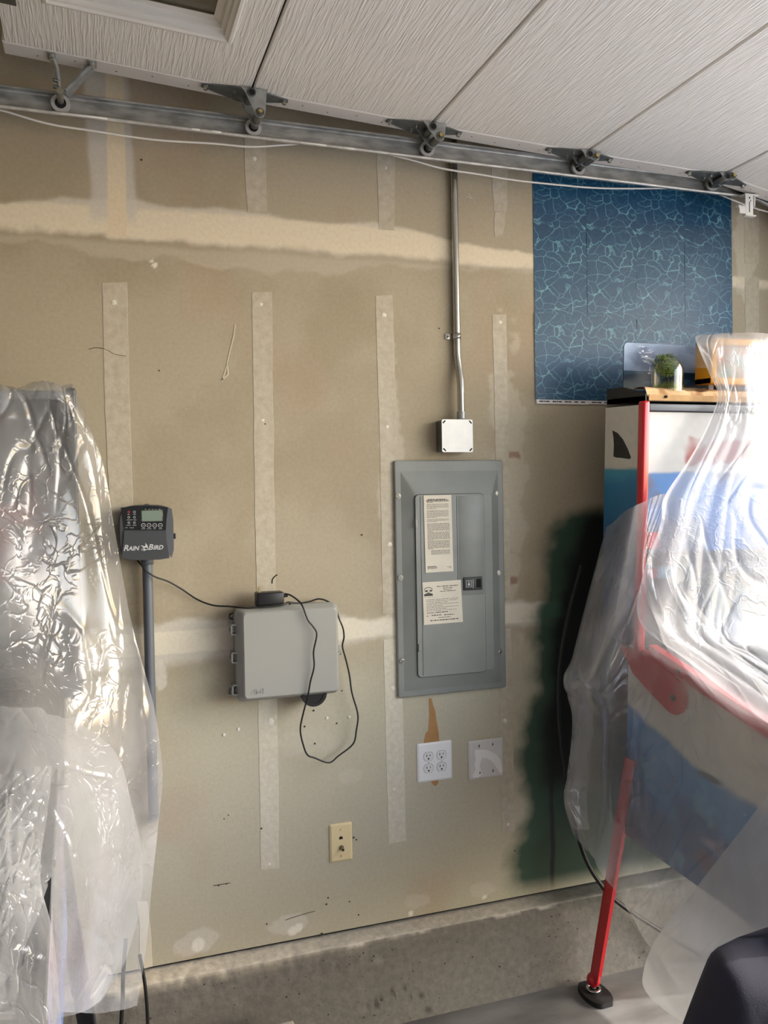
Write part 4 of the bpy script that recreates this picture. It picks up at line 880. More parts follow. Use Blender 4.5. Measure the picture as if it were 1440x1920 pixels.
    # hinge arms on the cabinet sides
    for (xx, s) in ((cx0_, -1), (cx1_, 1)):
        poly = [(-.236, 1.205), (-.262, 1.150), (-.330, 1.075), (-.420, 1.000)]
        poly = HINGE_ARM
        hm = MB().prism(poly, lambda a, b_, d: (d, a, b_), xx+s*.001, xx+s*.010).build('hinge_arm', M_trim, root)
        py_, pz_ = HINGE_PIVOT; MB().cyl((xx+s*.009, py_, pz_), (xx+s*.014, py_, pz_), .010, seg=14).build('pivot_bolt', M_galv_dark, hm)
    # legs: folded angle steel, splayed a little, with round shoe and foot pad
    tops = ((cx0_, -.25, -1, 1), (cx1_, -.25, 1, 1), (cx0_, -1.52, -1, -1), (cx1_, -1.52, 1, -1))
    for (lx, ly, sx, sy) in tops:
        tp = T(Vector((lx, ly, .80))); ft = Vector((lx+sx*.087, ly+sy*.082, .05))
        mb = MB(); w2 = .052
        for p, q_ in ((Vector((tp.x+sx*.004, tp.y+sy*.004, tp.z)), Vector((ft.x, ft.y, ft.z))),):
            s1 = Vector((-sx, 0, 0)); s2 = Vector((0, -sy, 0)); th_ = .004
            for d_, e_ in ((s1, s2), (s2, s1)):
                vs = []
                for r_, ww in ((p, w2), (q_, .044)): vs += [r_, r_+d_*ww, r_+d_*ww+e_*th_, r_+e_*th_]
                mb.add(vs, [(0, 1, 2, 3), (7, 6, 5, 4), (0, 4, 5, 1), (1, 5, 6, 2), (2, 6, 7, 3), (3, 7, 4, 0)])
        lg_ = mb.build('leg', M_trim, root)
        c = ft+Vector((-sx*.010, -sy*.010, 0))
        ball = MB(); sg = 14
        for i in range(7):
            for j in range(sg): pass
        vs = []; fs = []
        for i in range(8):
            ph = -math.pi/2+math.pi*i/7
            for j in range(sg): vs.append((c.x+.023*math.cos(ph)*math.cos(2*math.pi*j/sg), c.y+.023*math.cos(ph)*math.sin(2*math.pi*j/sg), .052+.024*math.sin(ph)))
        for i in range(7):
            for j in range(sg): fs.append((i*sg+j, i*sg+(j+1) % sg, (i+1)*sg+(j+1) % sg, (i+1)*sg+j))
        ball.add(vs, fs, True); ball.build('leg_shoe', M_trim, lg_)
        MB().ring((c.x, c.y, .017), (c.x, c.y, .026), .024, .017, 20).cyl((c.x, c.y, .012), (c.x, c.y, .045), .009, seg=10).build('leveller', M_bolt, lg_)
        pd_ = MB(); poly = [(c.x+sx*0.0+(.045*math.cos(t)+(.022 if math.cos(t) > 0 else -.022))*.66, c.y-.010+(.066*math.sin(t))) for t in np.linspace(0, 2*math.pi, 28, endpoint=False)]
        pd_.prism(poly, lambda a, b_, d: (a, b_, d), 0.0005, .017); pd_.build('foot_pad', mat('rubber_foot', (26, 26, 26), .7), lg_)
    return root, T

def side_jaws(X, Y, Z):
    n_ = fbm(Y*5+2, Z*5, 4); c = np.zeros(X.shape+(3,))+L3((208, 206, 196))
    # backbox part: pale sky over blue sea; cabinet part: white bow over blue waves
    bbx = Z > 1.167
    seab = sstep(1.722, 1.712, Z+.004*n_); s1 = mixc(mixc(c, (10, 116, 164), seab), (8, 70, 120), sstep(1.70, 1.45, Z+.03*n_))
    s1 = mixc(s1, (60, 156, 178), seab*sstep(1.66, 1.71, Z+.02*n_)*.6); s1 = mixc(s1, (30, 44, 84), sstep(1.42, 1.2, Z+.05*n_)*.8)
    line = np.interp(Y, [-1.5, -.9, -.60, -.38, -.25], [.80, .865, .90, .955, .99])
    d = line-Z+.02*n_
    s2 = mixc(c, (12, 122, 186), sstep(0, .03, d)); s2 = mixc(s2, (10, 78, 138), sstep(.06, .3, d+.12*n_)); s2 = mixc(s2, (96, 168, 196), sstep(.35, .7, fbm(Y*9, Z*7, 3))*sstep(0.02, .06, d)*.5)
    s2 = mixc(s2, (14, 30, 60), sstep(.12, .02, np.abs(Y+.27))*sstep(0.05, .2, d)*.6)
    for (y0, z0, ry, rz, col) in ((-.64, .64, .07, .05, (92, 66, 92)), (-.66, .69, .08, .025, (150, 140, 165)), (-.98, .62, .06, .07, (176, 30, 46)), (-.8, .60, .05, .05, (40, 96, 150)), (-.63, .875, .05, .010, (50, 56, 60))):
        s2 = mixc(s2, col, sstep(1.2, .6, np.hypot((Y-y0)/ry, (Z-z0)/rz)+.5*n_)*.8)
    return np.where(bbx[..., None], s1, s2)
def front_jaws(X, Y, Z):
    n_ = fbm(X*6, Z*6, 4); c = np.zeros(X.shape+(3,))+L3((196, 198, 198)); sea = sstep(1.712, 1.702, Z+.006*n_)
    c = mixc(c, (70, 130, 196), sea); c = mixc(c, (98, 104, 128), sea*sstep(0, .6, n_)*.9); c = mixc(c, (120, 124, 132), sstep(1.60, 1.50, Z+.03*n_)*.8)
    c = mixc(c, (66, 128, 210), sstep(.16, .08, np.abs(X-1.93)+.1*n_)*sstep(1.70, 1.65, Z)*.9)
    m_ = sstep(1.1, .8, np.maximum(np.abs(X-1.93)/.16, np.abs(Z-1.775)/.035)+.5*fbm(X*14, Z*9, 2)); c = mixc(c, (150, 50, 60), m_*.85)
    return c
jaws, TJ = pinball(1.575, 2.275, 1.592, 2.25, side_jaws, front_jaws, M_red, 'red trimmed pinball machine with blue sea art under plastic by the green overspray')
# shark fin on the backbox side, a pink and a blue card on the speaker panel
fn = [(1148, 807), (1158, 812), (1168, 824), (1177, 842), (1183, 858), (1180, 861), (1168, 859), (1156, 858), (1150, 856), (1151, 835), (1150, 820)]
def onside(px, py):
    p = at_x(px, py, 1.5745); return p
MB().add([onside(*p) for p in fn]+[tuple(np.array(onside(*p))+np.array([.001, 0, 0])) for p in fn], [tuple(range(len(fn))), tuple(range(2*len(fn)-1, len(fn)-1, -1))]+[(i, (i+1) % len(fn), len(fn)+(i+1) % len(fn), len(fn)+i) for i in range(len(fn))]).build('fin_art', mat('fin_charcoal', (44, 44, 44), .6, vary=.4, vscale=40), jaws)
def front_card(x0, x1, z0, z1, rgb, nm, y=-.337):
    MB().box(x0, x1, y-.002, y, z0, z1).xform(TJ).build(nm, mat(nm+'_%d' % int(x0*1000), rgb, .5), jaws)
front_card(1.600, 1.640, 1.475, 1.525, (206, 92, 112), 'pink_card', -.324); front_card(1.598, 1.632, 1.385, 1.415, (206, 96, 116), 'pink_card', -.330); front_card(1.636, 1.70, 1.382, 1.418, (64, 168, 214), 'blue_card', -.330)

# --- topper standing on the backbox
tp = thing('topper', (1.925, -.3, 1.93), 'seaside topper on the pinball machine with sand, sea backdrop and tree dome', 'topper')
ZT = 1.922
def TT(v): return Vector((v.x, v.y-.055*(v.z-.545), v.z+.055*(v.y+.25)))
def tput(mb, name, m, parent=tp, **k): return mb.xform(TT).build(name, m, parent, **k)
TX0, TX1 = 1.585, 2.265
tput(MB().prism([(-.115, ZT), (-.318, ZT), (-.318, ZT+.022), (-.20, ZT+.050), (-.115, ZT+.050)], lambda a, b_, d: (d, a, b_), TX0, TX0+.006).box(TX0, TX1, -.315, -.12, ZT, ZT+.016), 'tray', M_black)
U, V = np.meshgrid(np.linspace(0, 1, 90), np.linspace(0, 1, 40)); X = TX0+.008+(TX1-TX0-.012)*U; Y = -.322+.14*V; nz_ = fbm(X*9, Y*9, 4)
Z = ZT+.012+.022*sstep(0, .16, V)+.018*V+.010*nz_*sstep(0, .2, V)
pc = mixc(np.zeros(X.shape+(3,))+L3((222, 186, 140)), (168, 122, 78), sstep(.05, .6, fbm(X*16, Y*16+4, 3)))
v3 = np.stack([X, Y-.055*(Z-.545), Z+.055*(Y+.25)]); snd = grid_mesh('sand', v3[0], v3[1], v3[2], attr_mat('sand', .9, .12, 200, .5, 220), pc, tp)
tput(MB().box(TX0+.008, TX1-.004, -.324, -.321, ZT+.002, ZT+.020), 'sand_edge', mat('sand_edge', (200, 160, 112), .9, vary=.2, vscale=25))
sp2 = MB(); sp2.cyl(TT(Vector((1.652, -.324, ZT+.014))), TT(Vector((1.652, -.329, ZT+.014))), .0045, seg=12); sp2.build('knob', M_dark, tp)
# picture backdrop: clouds over dark sea
bx0_, bx1_ = 1.622, 2.26
poly = rrect(bx0_, bx1_, ZT+.03, ZT+.196, .014); U, V = np.meshgrid(np.linspace(0, 1, 120), np.linspace(0, 1, 60)); X = bx0_+(bx1_-bx0_)*U; Z = ZT+.03+.166*V; Y = 0*X-.150
nb = fbm(X*7, Z*9, 4); pc = mixc(np.zeros(X.shape+(3,))+L3((150, 172, 204)), (92, 112, 146), sstep(-.2, .6, nb)); pc = mixc(pc, (190, 180, 186), sstep(ZT+.13, ZT+.10, Z)*sstep(0, .5, fbm(X*11, Z*6+3, 3))*.8)
pc = mixc(pc, (16, 52, 84), sstep(ZT+.108, ZT+.106, Z)); pc = mixc(pc, (58, 104, 132), sstep(ZT+.106, ZT+.104, Z)*sstep(.2, .6, fbm(X*10, Z*70, 3))*.6)
cr_ = .014                      # rounded upper corners
inx = np.clip(X, bx0_+cr_, bx1_-cr_); inz = np.minimum(Z, ZT+.196-cr_); dd = np.hypot(X-inx, Z-inz); k_ = np.where(dd > cr_, cr_/np.maximum(dd, 1e-6), 1.0); X = inx+(X-inx)*k_; Z = inz+(Z-inz)*k_
v3 = np.stack([X, Y-.055*(Z-.545), Z+.055*(Y+.25)]); M_pic = attr_mat('backdrop_print', .3, .03, 50, 0, 60)
bd = grid_mesh('backdrop', v3[0], v3[1], v3[2], M_pic, pc, tp)
tput(MB().prism(poly, XZ, -.146, -.1495), 'backdrop_board', M_black)
sb = MB().add([(1.716, -.1515, ZT+.107), (1.724, -.1515, ZT+.107), (1.720, -.1515, ZT+.128)], [(0, 1, 2)]).add([(1.712, -.1515, ZT+.104), (1.730, -.1515, ZT+.104), (1.727, -.1515, ZT+.099), (1.714, -.1515, ZT+.099)], [(0, 1, 2, 3)])
tput(sb, 'sail_boat', mat('sail', (210, 206, 204), .6), bd)
# glass dome with the little tree
dc = Vector((1.703, -.262, ZT+.034)); DR = .050; DH = .108
vs = []; fs = []; sg = 28; rows_ = [(DR, 0), (DR, DH*.55)]+[(DR*math.cos(t), DH*.55+DR*1.05*math.sin(t)) for t in np.linspace(.2, math.pi/2-.05, 7)]
for (r, h) in rows_:
    for j in range(sg): vs.append((dc.x+r*math.cos(2*math.pi*j/sg), dc.y+r*math.sin(2*math.pi*j/sg), dc.z+h))
for i in range(len(rows_)-1):
    for j in range(sg): fs.append((i*sg+j, i*sg+(j+1) % sg, (i+1)*sg+(j+1) % sg, (i+1)*sg+j))
fs.append(tuple(range((len(rows_)-1)*sg, len(rows_)*sg)))
M_glass = bpy.data.materials.new('thin_glass'); M_glass.use_nodes = True; nt = M_glass.node_tree
for nd in list(nt.nodes):
    if nd.type == 'BSDF_PRINCIPLED': nt.nodes.remove(nd)
out = nt.nodes['Material Output']; tr = nt.nodes.new('ShaderNodeBsdfTransparent'); tr.inputs['Color'].default_value = (.93, .97, .95, 1); gl = nt.nodes.new('ShaderNodeBsdfGlossy'); gl.inputs['Roughness'].default_value = .05
lw = nt.nodes.new('ShaderNodeLayerWeight'); lw.inputs['Blend'].default_value = .28; mx = nt.nodes.new('ShaderNodeMixShader')
nt.links.new(lw.outputs['Facing'], mx.inputs['Fac']); nt.links.new(tr.outputs[0], mx.inputs[1]); nt.links.new(gl.outputs[0], mx.inputs[2]); nt.links.new(mx.outputs[0], out.inputs['Surface'])
mb = MB(); mb.add(vs, fs, True); dm = tput(mb, 'glass_dome', M_glass)
tr_ = MB().tube([dc+Vector((.002, 0, .0)), dc+Vector((.006, .002, .03)), dc+Vector((.0, 0, .05)), dc+Vector((-.006, .0, .075))], lambda t: .004-.0022*t, 7)
for a, l in ((.3, .03), (2.6, .028), (4.4, .026), (1.5, .03), (5.4, .024)): tr_.tube([dc+Vector((.001, 0, .048)), dc+Vector((l*.5*math.cos(a), l*.5*math.sin(a), .066)), dc+Vector((l*math.cos(a), l*math.sin(a), .08))], .0013, 5)
tree = tput(tr_, 'tree_trunk', mat('bark', (74, 56, 40), .9))
lf = MB(); R = random.Random(4)
for i in range(2200):
    while True:
        p = Vector((R.uniform(-1, 1), R.uniform(-1, 1), R.uniform(-1, 1)))
        if .3 < p.length < 1: break
    p = Vector((p.x*.042*(1+.15*math.sin(5*p.y)), p.y*.038, p.z*.034+.006*math.sin(9*p.x))); c = dc+Vector((-.003, 0, .082))+p
    a = Vector((R.uniform(-1, 1), R.uniform(-1, 1), R.uniform(-.6, .6))).normalized()*.0034; b_ = a.cross(Vector((R.uniform(-1, 1), R.uniform(-1, 1), 1))).normalized()*.0018
    lf.add([c-a, c+b_, c+a, c-b_], [(0, 1, 2, 3)])
tput(lf, 'leaves', mat('leaf_green', (156, 178, 84), .6, vary=.5, vscale=60), tree, kind='stuff', fix=False)
gs = MB()
for i in range(900):
    a = R.uniform(0, 6.28); r = DR*.92*math.sqrt(R.random()); h = R.uniform(.02, .042); p = dc+Vector((r*math.cos(a), r*math.sin(a), -.004)); d = Vector((R.uniform(-.008, .008), R.uniform(-.008, .008), h)); s_ = Vector((math.cos(a+1), math.sin(a+1), 0))*.0007
    gs.add([p-s_, p+s_, p+d], [(0, 1, 2)])
tput(gs, 'grass_blades', mat('grass_green', (140, 152, 84), .7, vary=.4, vscale=80), tp, kind='stuff', fix=False)
# yellow framed screen on a post
yx0, yx1, yz0, yz1 = 1.838, 2.15, ZT+.060, ZT+.203
M_yel = mat('yellow_enamel', (240, 172, 34), .4)
yf = MB(); 
for (a, b_, c, d) in ((yx0, yx0+.022, yz0, yz1), (yx1-.022, yx1, yz0, yz1), (yx0, yx1, yz0, yz0+.020), (yx0, yx1, yz1-.020, yz1)): yf.box(a, b_, -.300, -.225, c, d, .002)
yfo = tput(yf, 'screen_frame', M_yel)
tput(MB().box(yx0+.015, yx1-.015, -.285, -.23, yz0+.012, yz1-.012), 'screen', mat('topper_screen', (92, 150, 150), .3, rgb2=(190, 110, 80), vscale=14), yfo)
tput(MB().cyl((yx0-.0005, -.262, yz0+.012), (yx0+.002, -.262, yz0+.012), .003, seg=10), 'frame_screw', M_dark, yfo)
tput(MB().box(yx0+.025, yx0+.043, -.262, -.25, ZT+.02, yz0+.002), 'screen_post', mat('grey_post', (150, 152, 156), .5))
tput(MB().box(yx1-.043, yx1-.025, -.262, -.25, ZT+.02, yz0+.002), 'screen_post', mat('grey_post', (150, 152, 156), .5))

# --- the second machine, at the left edge
def side_dark(X, Y, Z):
    n_ = fbm(Y*4+11, Z*4, 4); c = np.zeros(X.shape+(3,))+L3((46, 44, 54)); c = mixc(c, (150, 146, 190), sstep(.0, .5, n_)*(Z < 1.1)); c = mixc(c, (196, 120, 150), sstep(.1, .5, fbm(Y*6, Z*3+5, 3))*(Z < .95)); c = mixc(c, (120, 150, 205), sstep(.80, .66, Z+.05*n_)*.8)
    return c
def front_dark(X, Y, Z):
    n_ = fbm(X*6+5, Z*6, 4); c = np.zeros(X.shape+(3,))+L3((40, 38, 44)); c = mixc(c, (120, 52, 62), sstep(.1, .55, n_)*.8); return mixc(c, (110, 106, 120), sstep(.2, .7, fbm(X*5, Z*5+30, 3))*.7)
M_trim2 = mat('dark_trim', (48, 48, 54), .35, .5)
dark, TD = pinball(-.735, -.040, -.715, -.085, side_dark, front_dark, M_trim2, 'dark pinball machine hidden under a plastic sheet at the left edge', dark=True)

# ================================================================== PLASTIC SHEETS
def film(name, haze, cloud, rough=.16, tint=(.95, .96, .97), bscale=26, bstr=.5, gloss=.06, edge=.35):
    m = bpy.data.materials.new(name); m.use_nodes = True; nt = m.node_tree
    for nd in list(nt.nodes):
        if nd.type == 'BSDF_PRINCIPLED': nt.nodes.remove(nd)
    out = nt.nodes['Material Output']; N = nt.nodes.new; K = nt.links.new
    tr = N('ShaderNodeBsdfTransparent'); tr.inputs['Color'].default_value = tint+(1,)
    di = N('ShaderNodeBsdfDiffuse'); di.inputs['Color'].default_value = (.74, .75, .76, 1)
    tl = N('ShaderNodeBsdfTranslucent'); tl.inputs['Color'].default_value = (.74, .75, .76, 1)
    gl = N('ShaderNodeBsdfGlossy'); gl.inputs['Roughness'].default_value = rough; gl.inputs['Color'].default_value = (1, 1, 1, 1)
    tc = N('ShaderNodeTexCoord'); no = N('ShaderNodeTexNoise'); no.inputs['Scale'].default_value = 3.5; no.inputs['Detail'].default_value = 3; K(tc.outputs['Object'], no.inputs['Vector'])
    hz = N('ShaderNodeMapRange'); hz.inputs['From Min'].default_value = .35; hz.inputs['From Max'].default_value = .7; hz.inputs['To Min'].default_value = haze; hz.inputs['To Max'].default_value = min(1, haze+cloud); K(no.outputs['Fac'], hz.inputs['Value'])
    # fine creases: thin ridges where a noise crosses its middle value, in patches
    acc = None
    for sc_, wd, am in ((bscale*.45, .030, 1.0), (bscale*1.3, .045, .5)):
        nz = N('ShaderNodeTexNoise'); nz.inputs['Scale'].default_value = sc_; nz.inputs['Detail'].default_value = 2.0; nz.inputs['Distortion'].default_value = .6; K(tc.outputs['Object'], nz.inputs['Vector'])
        sb = N('ShaderNodeMath'); sb.operation = 'SUBTRACT'; sb.inputs[1].default_value = .5; K(nz.outputs['Fac'], sb.inputs[0])
        ab = N('ShaderNodeMath'); ab.operation = 'ABSOLUTE'; K(sb.outputs[0], ab.inputs[0])
        mr = N('ShaderNodeMapRange'); mr.inputs['From Min'].default_value = wd; mr.inputs['From Max'].default_value = 0; mr.inputs['To Min'].default_value = 0; mr.inputs['To Max'].default_value = am; K(ab.outputs[0], mr.inputs['Value'])
        pn_ = N('ShaderNodeTexNoise'); pn_.inputs['Scale'].default_value = 4; K(tc.outputs['Object'], pn_.inputs['Vector'])
        pr_ = N('ShaderNodeMapRange'); pr_.inputs['From Min'].default_value = .42; pr_.inputs['From Max'].default_value = .62; K(pn_.outputs['Fac'], pr_.inputs['Value'])
        mu_ = N('ShaderNodeMath'); mu_.operation = 'MULTIPLY'; K(mr.outputs['Result'], mu_.inputs[0]); K(pr_.outputs['Result'], mu_.inputs[1])
        if acc is None: acc = mu_
        else:
            ad_ = N('ShaderNodeMath'); ad_.operation = 'ADD'; K(acc.outputs[0], ad_.inputs[0]); K(mu_.outputs[0], ad_.inputs[1]); acc = ad_
    bp = N('ShaderNodeBump'); bp.inputs['Strength'].default_value = bstr; bp.inputs['Distance'].default_value = .004; K(acc.outputs[0], bp.inputs['Height'])
    for s_ in (di, gl): K(bp.outputs['Normal'], s_.inputs['Normal'])
    md = N('ShaderNodeMixShader'); md.inputs['Fac'].default_value = .5; K(di.outputs[0], md.inputs[1]); K(tl.outputs[0], md.inputs[2])
    mf = N('ShaderNodeMixShader'); K(hz.outputs['Result'], mf.inputs['Fac']); K(tr.outputs[0], mf.inputs[1]); K(md.outputs[0], mf.inputs[2])
    lw = N('ShaderNodeLayerWeight'); lw.inputs['Blend'].default_value = .3; K(bp.outputs['Normal'], lw.inputs['Normal'])
    pw = N('ShaderNodeMath'); pw.operation = 'POWER'; pw.inputs[1].default_value = 2.0; K(lw.outputs['Facing'], pw.inputs[0])
    fa = N('ShaderNodeMath'); fa.operation = 'MULTIPLY_ADD'; K(pw.outputs[0], fa.inputs[0]); fa.inputs[1].default_value = edge; fa.inputs[2].default_value = gloss; fa.use_clamp = True
    mg = N('ShaderNodeMixShader'); K(fa.outputs[0], mg.inputs['Fac']); K(mf.outputs[0], mg.inputs[1]); K(gl.outputs[0], mg.inputs[2])
    K(mg.outputs[0], out.inputs['Surface']); return m
def sheet(name, ctrl, nu, nv, m, parent, fold=.010, fu=12, fv=1.2, crumple=.004, cu=28, cv=14, seed=0, zmin=.004, sharp=False):
    C = np.array([[tuple(p) for p in row] for row in ctrl], float)
    A = crom(C, nv); B = crom(A.transpose(1, 0, 2), nu).transpose(1, 0, 2)
    U, V = np.meshgrid(np.linspace(0, 1, nu), np.linspace(0, 1, nv))
    du = np.gradient(B, axis=1); dv = np.gradient(B, axis=0); Nn = np.cross(du, dv); Nn /= np.linalg.norm(Nn, axis=2)[..., None]+1e-9
    wu = U+.04*pnoise(U*3+seed, V*3)
    ramp = .1+.9*sstep(0, .3, V)
    if sharp: d = fold*ramp*((ridged(wu*fu+seed, V*fv+seed*.7)-.5)+.35*(ridged(wu*fu*2.1+seed*3, V*fv*1.5+5)-.5))
    else: d = fold*(pnoise(wu*fu+seed, V*fv+seed*.7)+.5*pnoise(wu*fu*1.9+seed*2, V*fv*2.2))
    cr = 0
    for k_, (a_, b_) in enumerate(((1, .35), (.75, -.6), (1.4, .9))):
        nn = pnoise(U*cu*a_+V*cv*b_+seed+k_*7, V*cv*.45-U*cu*.3*b_+k_*3); cr = cr+np.exp(-(nn/.09)**2)*sstep(-.05, .35, pnoise(U*3.1+seed+k_, V*3.1+k_*5))
    cr = crumple*cr
    w_ = np.minimum(1, np.minimum(U, 1-U)*14+.25)
    B = B+Nn*((d+cr)*w_)[..., None]; B[..., 2] = np.maximum(B[..., 2], zmin)
    return grid_mesh(name, B[..., 0], B[..., 1], B[..., 2], m, None, parent)
M_filmR = film('sunlit_film', .40, .30, .25, bscale=22, bstr=.3)
M_filmS = film('side_film', .20, .22, .18, bscale=18, bstr=.25)
M_filmH = film('heavy_film', .42, .22, .3, bscale=12, bstr=.12)
M_filmC = film('clear_film', .05, .08, .08, bscale=16, bstr=.35)
M_filmL = film('left_film', .19, .30, .17, bscale=18, bstr=.55, gloss=.05, edge=.30)

ps_r = thing('plastic_sheet', (1.8, -.8, .2), 'clear plastic drop sheet draped over the red trimmed pinball machine', 'plastic sheet')
rows = [[at(*p) for p in ((1318, 628, -.20), (1375, 624, -.20), (1440, 626, -.20), (1540, 636, -.2), (1700, 646, -.2))],
        [at(*p) for p in ((1304, 634, -.41), (1370, 631, -.42), (1440, 632, -.42), (1550, 642, -.42), (1740, 652, -.42))],
        [at(*p) for p in ((1328, 696, -.43), (1366, 690, -.46), (1430, 700, -.47), (1560, 720, -.47), (1760, 730, -.47))],
        [at(*p) for p in ((1346, 742, -.45), (1374, 745, -.47), (1436, 760, -.49), (1580, 780, -.49), (1790, 800, -.49))],
        [at(*p) for p in ((1326, 800, -.46), (1370, 805, -.48), (1440, 820, -.50), (1590, 840, -.5), (1800, 860, -.5))],
        [at(*p) for p in ((1292, 862, -.46), (1345, 868, -.48), (1430, 885, -.50), (1600, 900, -.5), (1820, 920, -.5))],
        [at(*p) for p in ((1246, 932, -.46), (1320, 940, -.48), (1420, 955, -.50), (1610, 970, -.5), (1840, 990, -.5))],
        [at(*p) for p in ((1238, 985, -.46), (1305, 1000, -.48), (1415, 1020, -.50), (1620, 1040, -.5), (1850, 1060, -.5))],
        [at(*p) for p in ((1206, 1078, -.45), (1290, 1090, -.48), (1410, 1105, -.50), (1630, 1130, -.5), (1870, 1150, -.5))],
        [at(*p) for p in ((1200, 1165, -.45), (1285, 1180, -.5), (1410, 1200, -.53), (1650, 1230, -.53), (1890, 1250, -.53))],
        [(1.590, -.56, 1.165), (1.70, -.58, 1.165), (1.87, -.60, 1.17), (2.06, -.60, 1.165), (2.29, -.58, 1.16)],
        [(1.578, -.85, 1.075), (1.70, -.86, 1.09), (1.87, -.88, 1.10), (2.06, -.87, 1.09), (2.29, -.86, 1.07)],
        [(1.575, -1.15, .99), (1.70, -1.17, 1.0), (1.87, -1.2, 1.01), (2.06, -1.2, 1.0), (2.29, -1.17, .99)],
        [(1.570, -1.50, .90), (1.70, -1.52, .92), (1.87, -1.54, .92), (2.06, -1.54, .92), (2.29, -1.52, .9)]]
sheet('front_drape', rows, 230, 300, M_filmR, ps_r, .013, 4.5, .5, .004, 8, 12, 1, sharp=True)
rows = [[at(*p) for p in ((1185, 645, -.24), (1225, 643, -.24), (1270, 640, -.26), (1312, 634, -.33), (1345, 633, -.36))],
        [at(*p) for p in ((1196, 660, -.262), (1230, 662, -.262), (1272, 664, -.28), (1306, 655, -.40), (1340, 650, -.42))],
        [at(*p) for p in ((1206, 678, -.265), (1235, 688, -.265), (1272, 692, -.285), (1300, 690, -.40), (1335, 690, -.43))]]
sheet('topper_film', rows, 70, 40, M_filmC, ps_r, .004, 5, 1.5, .003, 6, 4, 5)
c_1 = [at(*p) for p in ((1150, 985, -.14), (1140, 1110, -.11), (1125, 1230, -.11), (1110, 1290, -.11), (1112, 1350, -.11), (1105, 1450, -.11), (1100, 1500, -.11), (1105, 1555, -.12))]
c0 = [at(*p) for p in ((1137, 990, -.20), (1106, 1120, -.19), (1076, 1230, -.2), (1056, 1275, -.21), (1072, 1345, -.2), (1066, 1450, -.2), (1061, 1500, -.2), (1076, 1560, -.2))]
c1 = [at(*p) for p in ((1168, 962, -.30), (1148, 1100, -.33), (1128, 1230, -.36), (1118, 1290, -.37), (1125, 1350, -.38), (1120, 1450, -.38), (1118, 1520, -.38), (1112, 1612, -.38))]
c2 = [at(1207, 940, -.44), at(1196, 1085, -.44)]+[at_x(a, b_, x) for a, b_, x in ((1185, 1215, 1.535), (1188, 1290, 1.525), (1192, 1370, 1.52), (1190, 1480, 1.51), (1180, 1580, 1.49), (1152, 1672, 1.47))]
c3 = [at(1245, 926, -.455), at(1212, 1080, -.46)]+[at_x(a, b_, x) for a, b_, x in ((1240, 1225, 1.565), (1262, 1295, 1.555), (1268, 1390, 1.545), (1262, 1520, 1.53), (1238, 1640, 1.50), (1192, 1735, 1.47))]
c4 = [at(1262, 930, -.46), at(1240, 1085, -.47)]+[at_x(a, b_, x) for a, b_, x in ((1310, 1275, 1.572), (1350, 1345, 1.562), (1352, 1440, 1.55), (1342, 1570, 1.53), (1300, 1700, 1.49), (1228, 1785, 1.46))]
c5 = [at(1280, 936, -.47), at(1262, 1090, -.48)]+[at_x(a, b_, x) for a, b_, x in ((1432, 1360, 1.572), (1478, 1430, 1.562), (1478, 1530, 1.55), (1450, 1650, 1.52), (1385, 1765, 1.48), (1270, 1855, 1.44))]
c6 = [at(1296, 942, -.475), at(1282, 1095, -.485)]+[at_x(a, b_, x) for a, b_, x in ((1640, 1500, 1.572), (1700, 1570, 1.562), (1700, 1680, 1.54), (1640, 1790, 1.51), (1520, 1900, 1.45), (1330, 1940, 1.42))]
ctrl = [list(r) for r in zip(c_1, c0, c1, c2, c3, c4, c5, c6)]
sheet('side_drape', ctrl, 240, 240, M_filmS, ps_r, .018, 5, 1.2, .004, 8, 8, 2)
ctrl = []
for (a, b_, x, dx) in ((1446, 1482, 1.50, 150), (1398, 1545, 1.49, 190), (1345, 1613, 1.47, 240), (1284, 1692, 1.45, 290), (1228, 1764, 1.43, 330), (1206, 1825, 1.42, 340), (1212, 1860, 1.41, 330), (1255, 1900, 1.40, 290), (1330, 1945, 1.38, 260)):
    ctrl.append([at_x(a, b_, x)] + [at_x(a+dx*t, b_+dx*t*.12, x-.02*math.sin(3*t)-.03*t) for t in (.33, .66, 1.0)])
sheet('folded_drape', ctrl, 120, 150, M_filmH, ps_r, .006, 3, .8, .0015, 5, 5, 3)

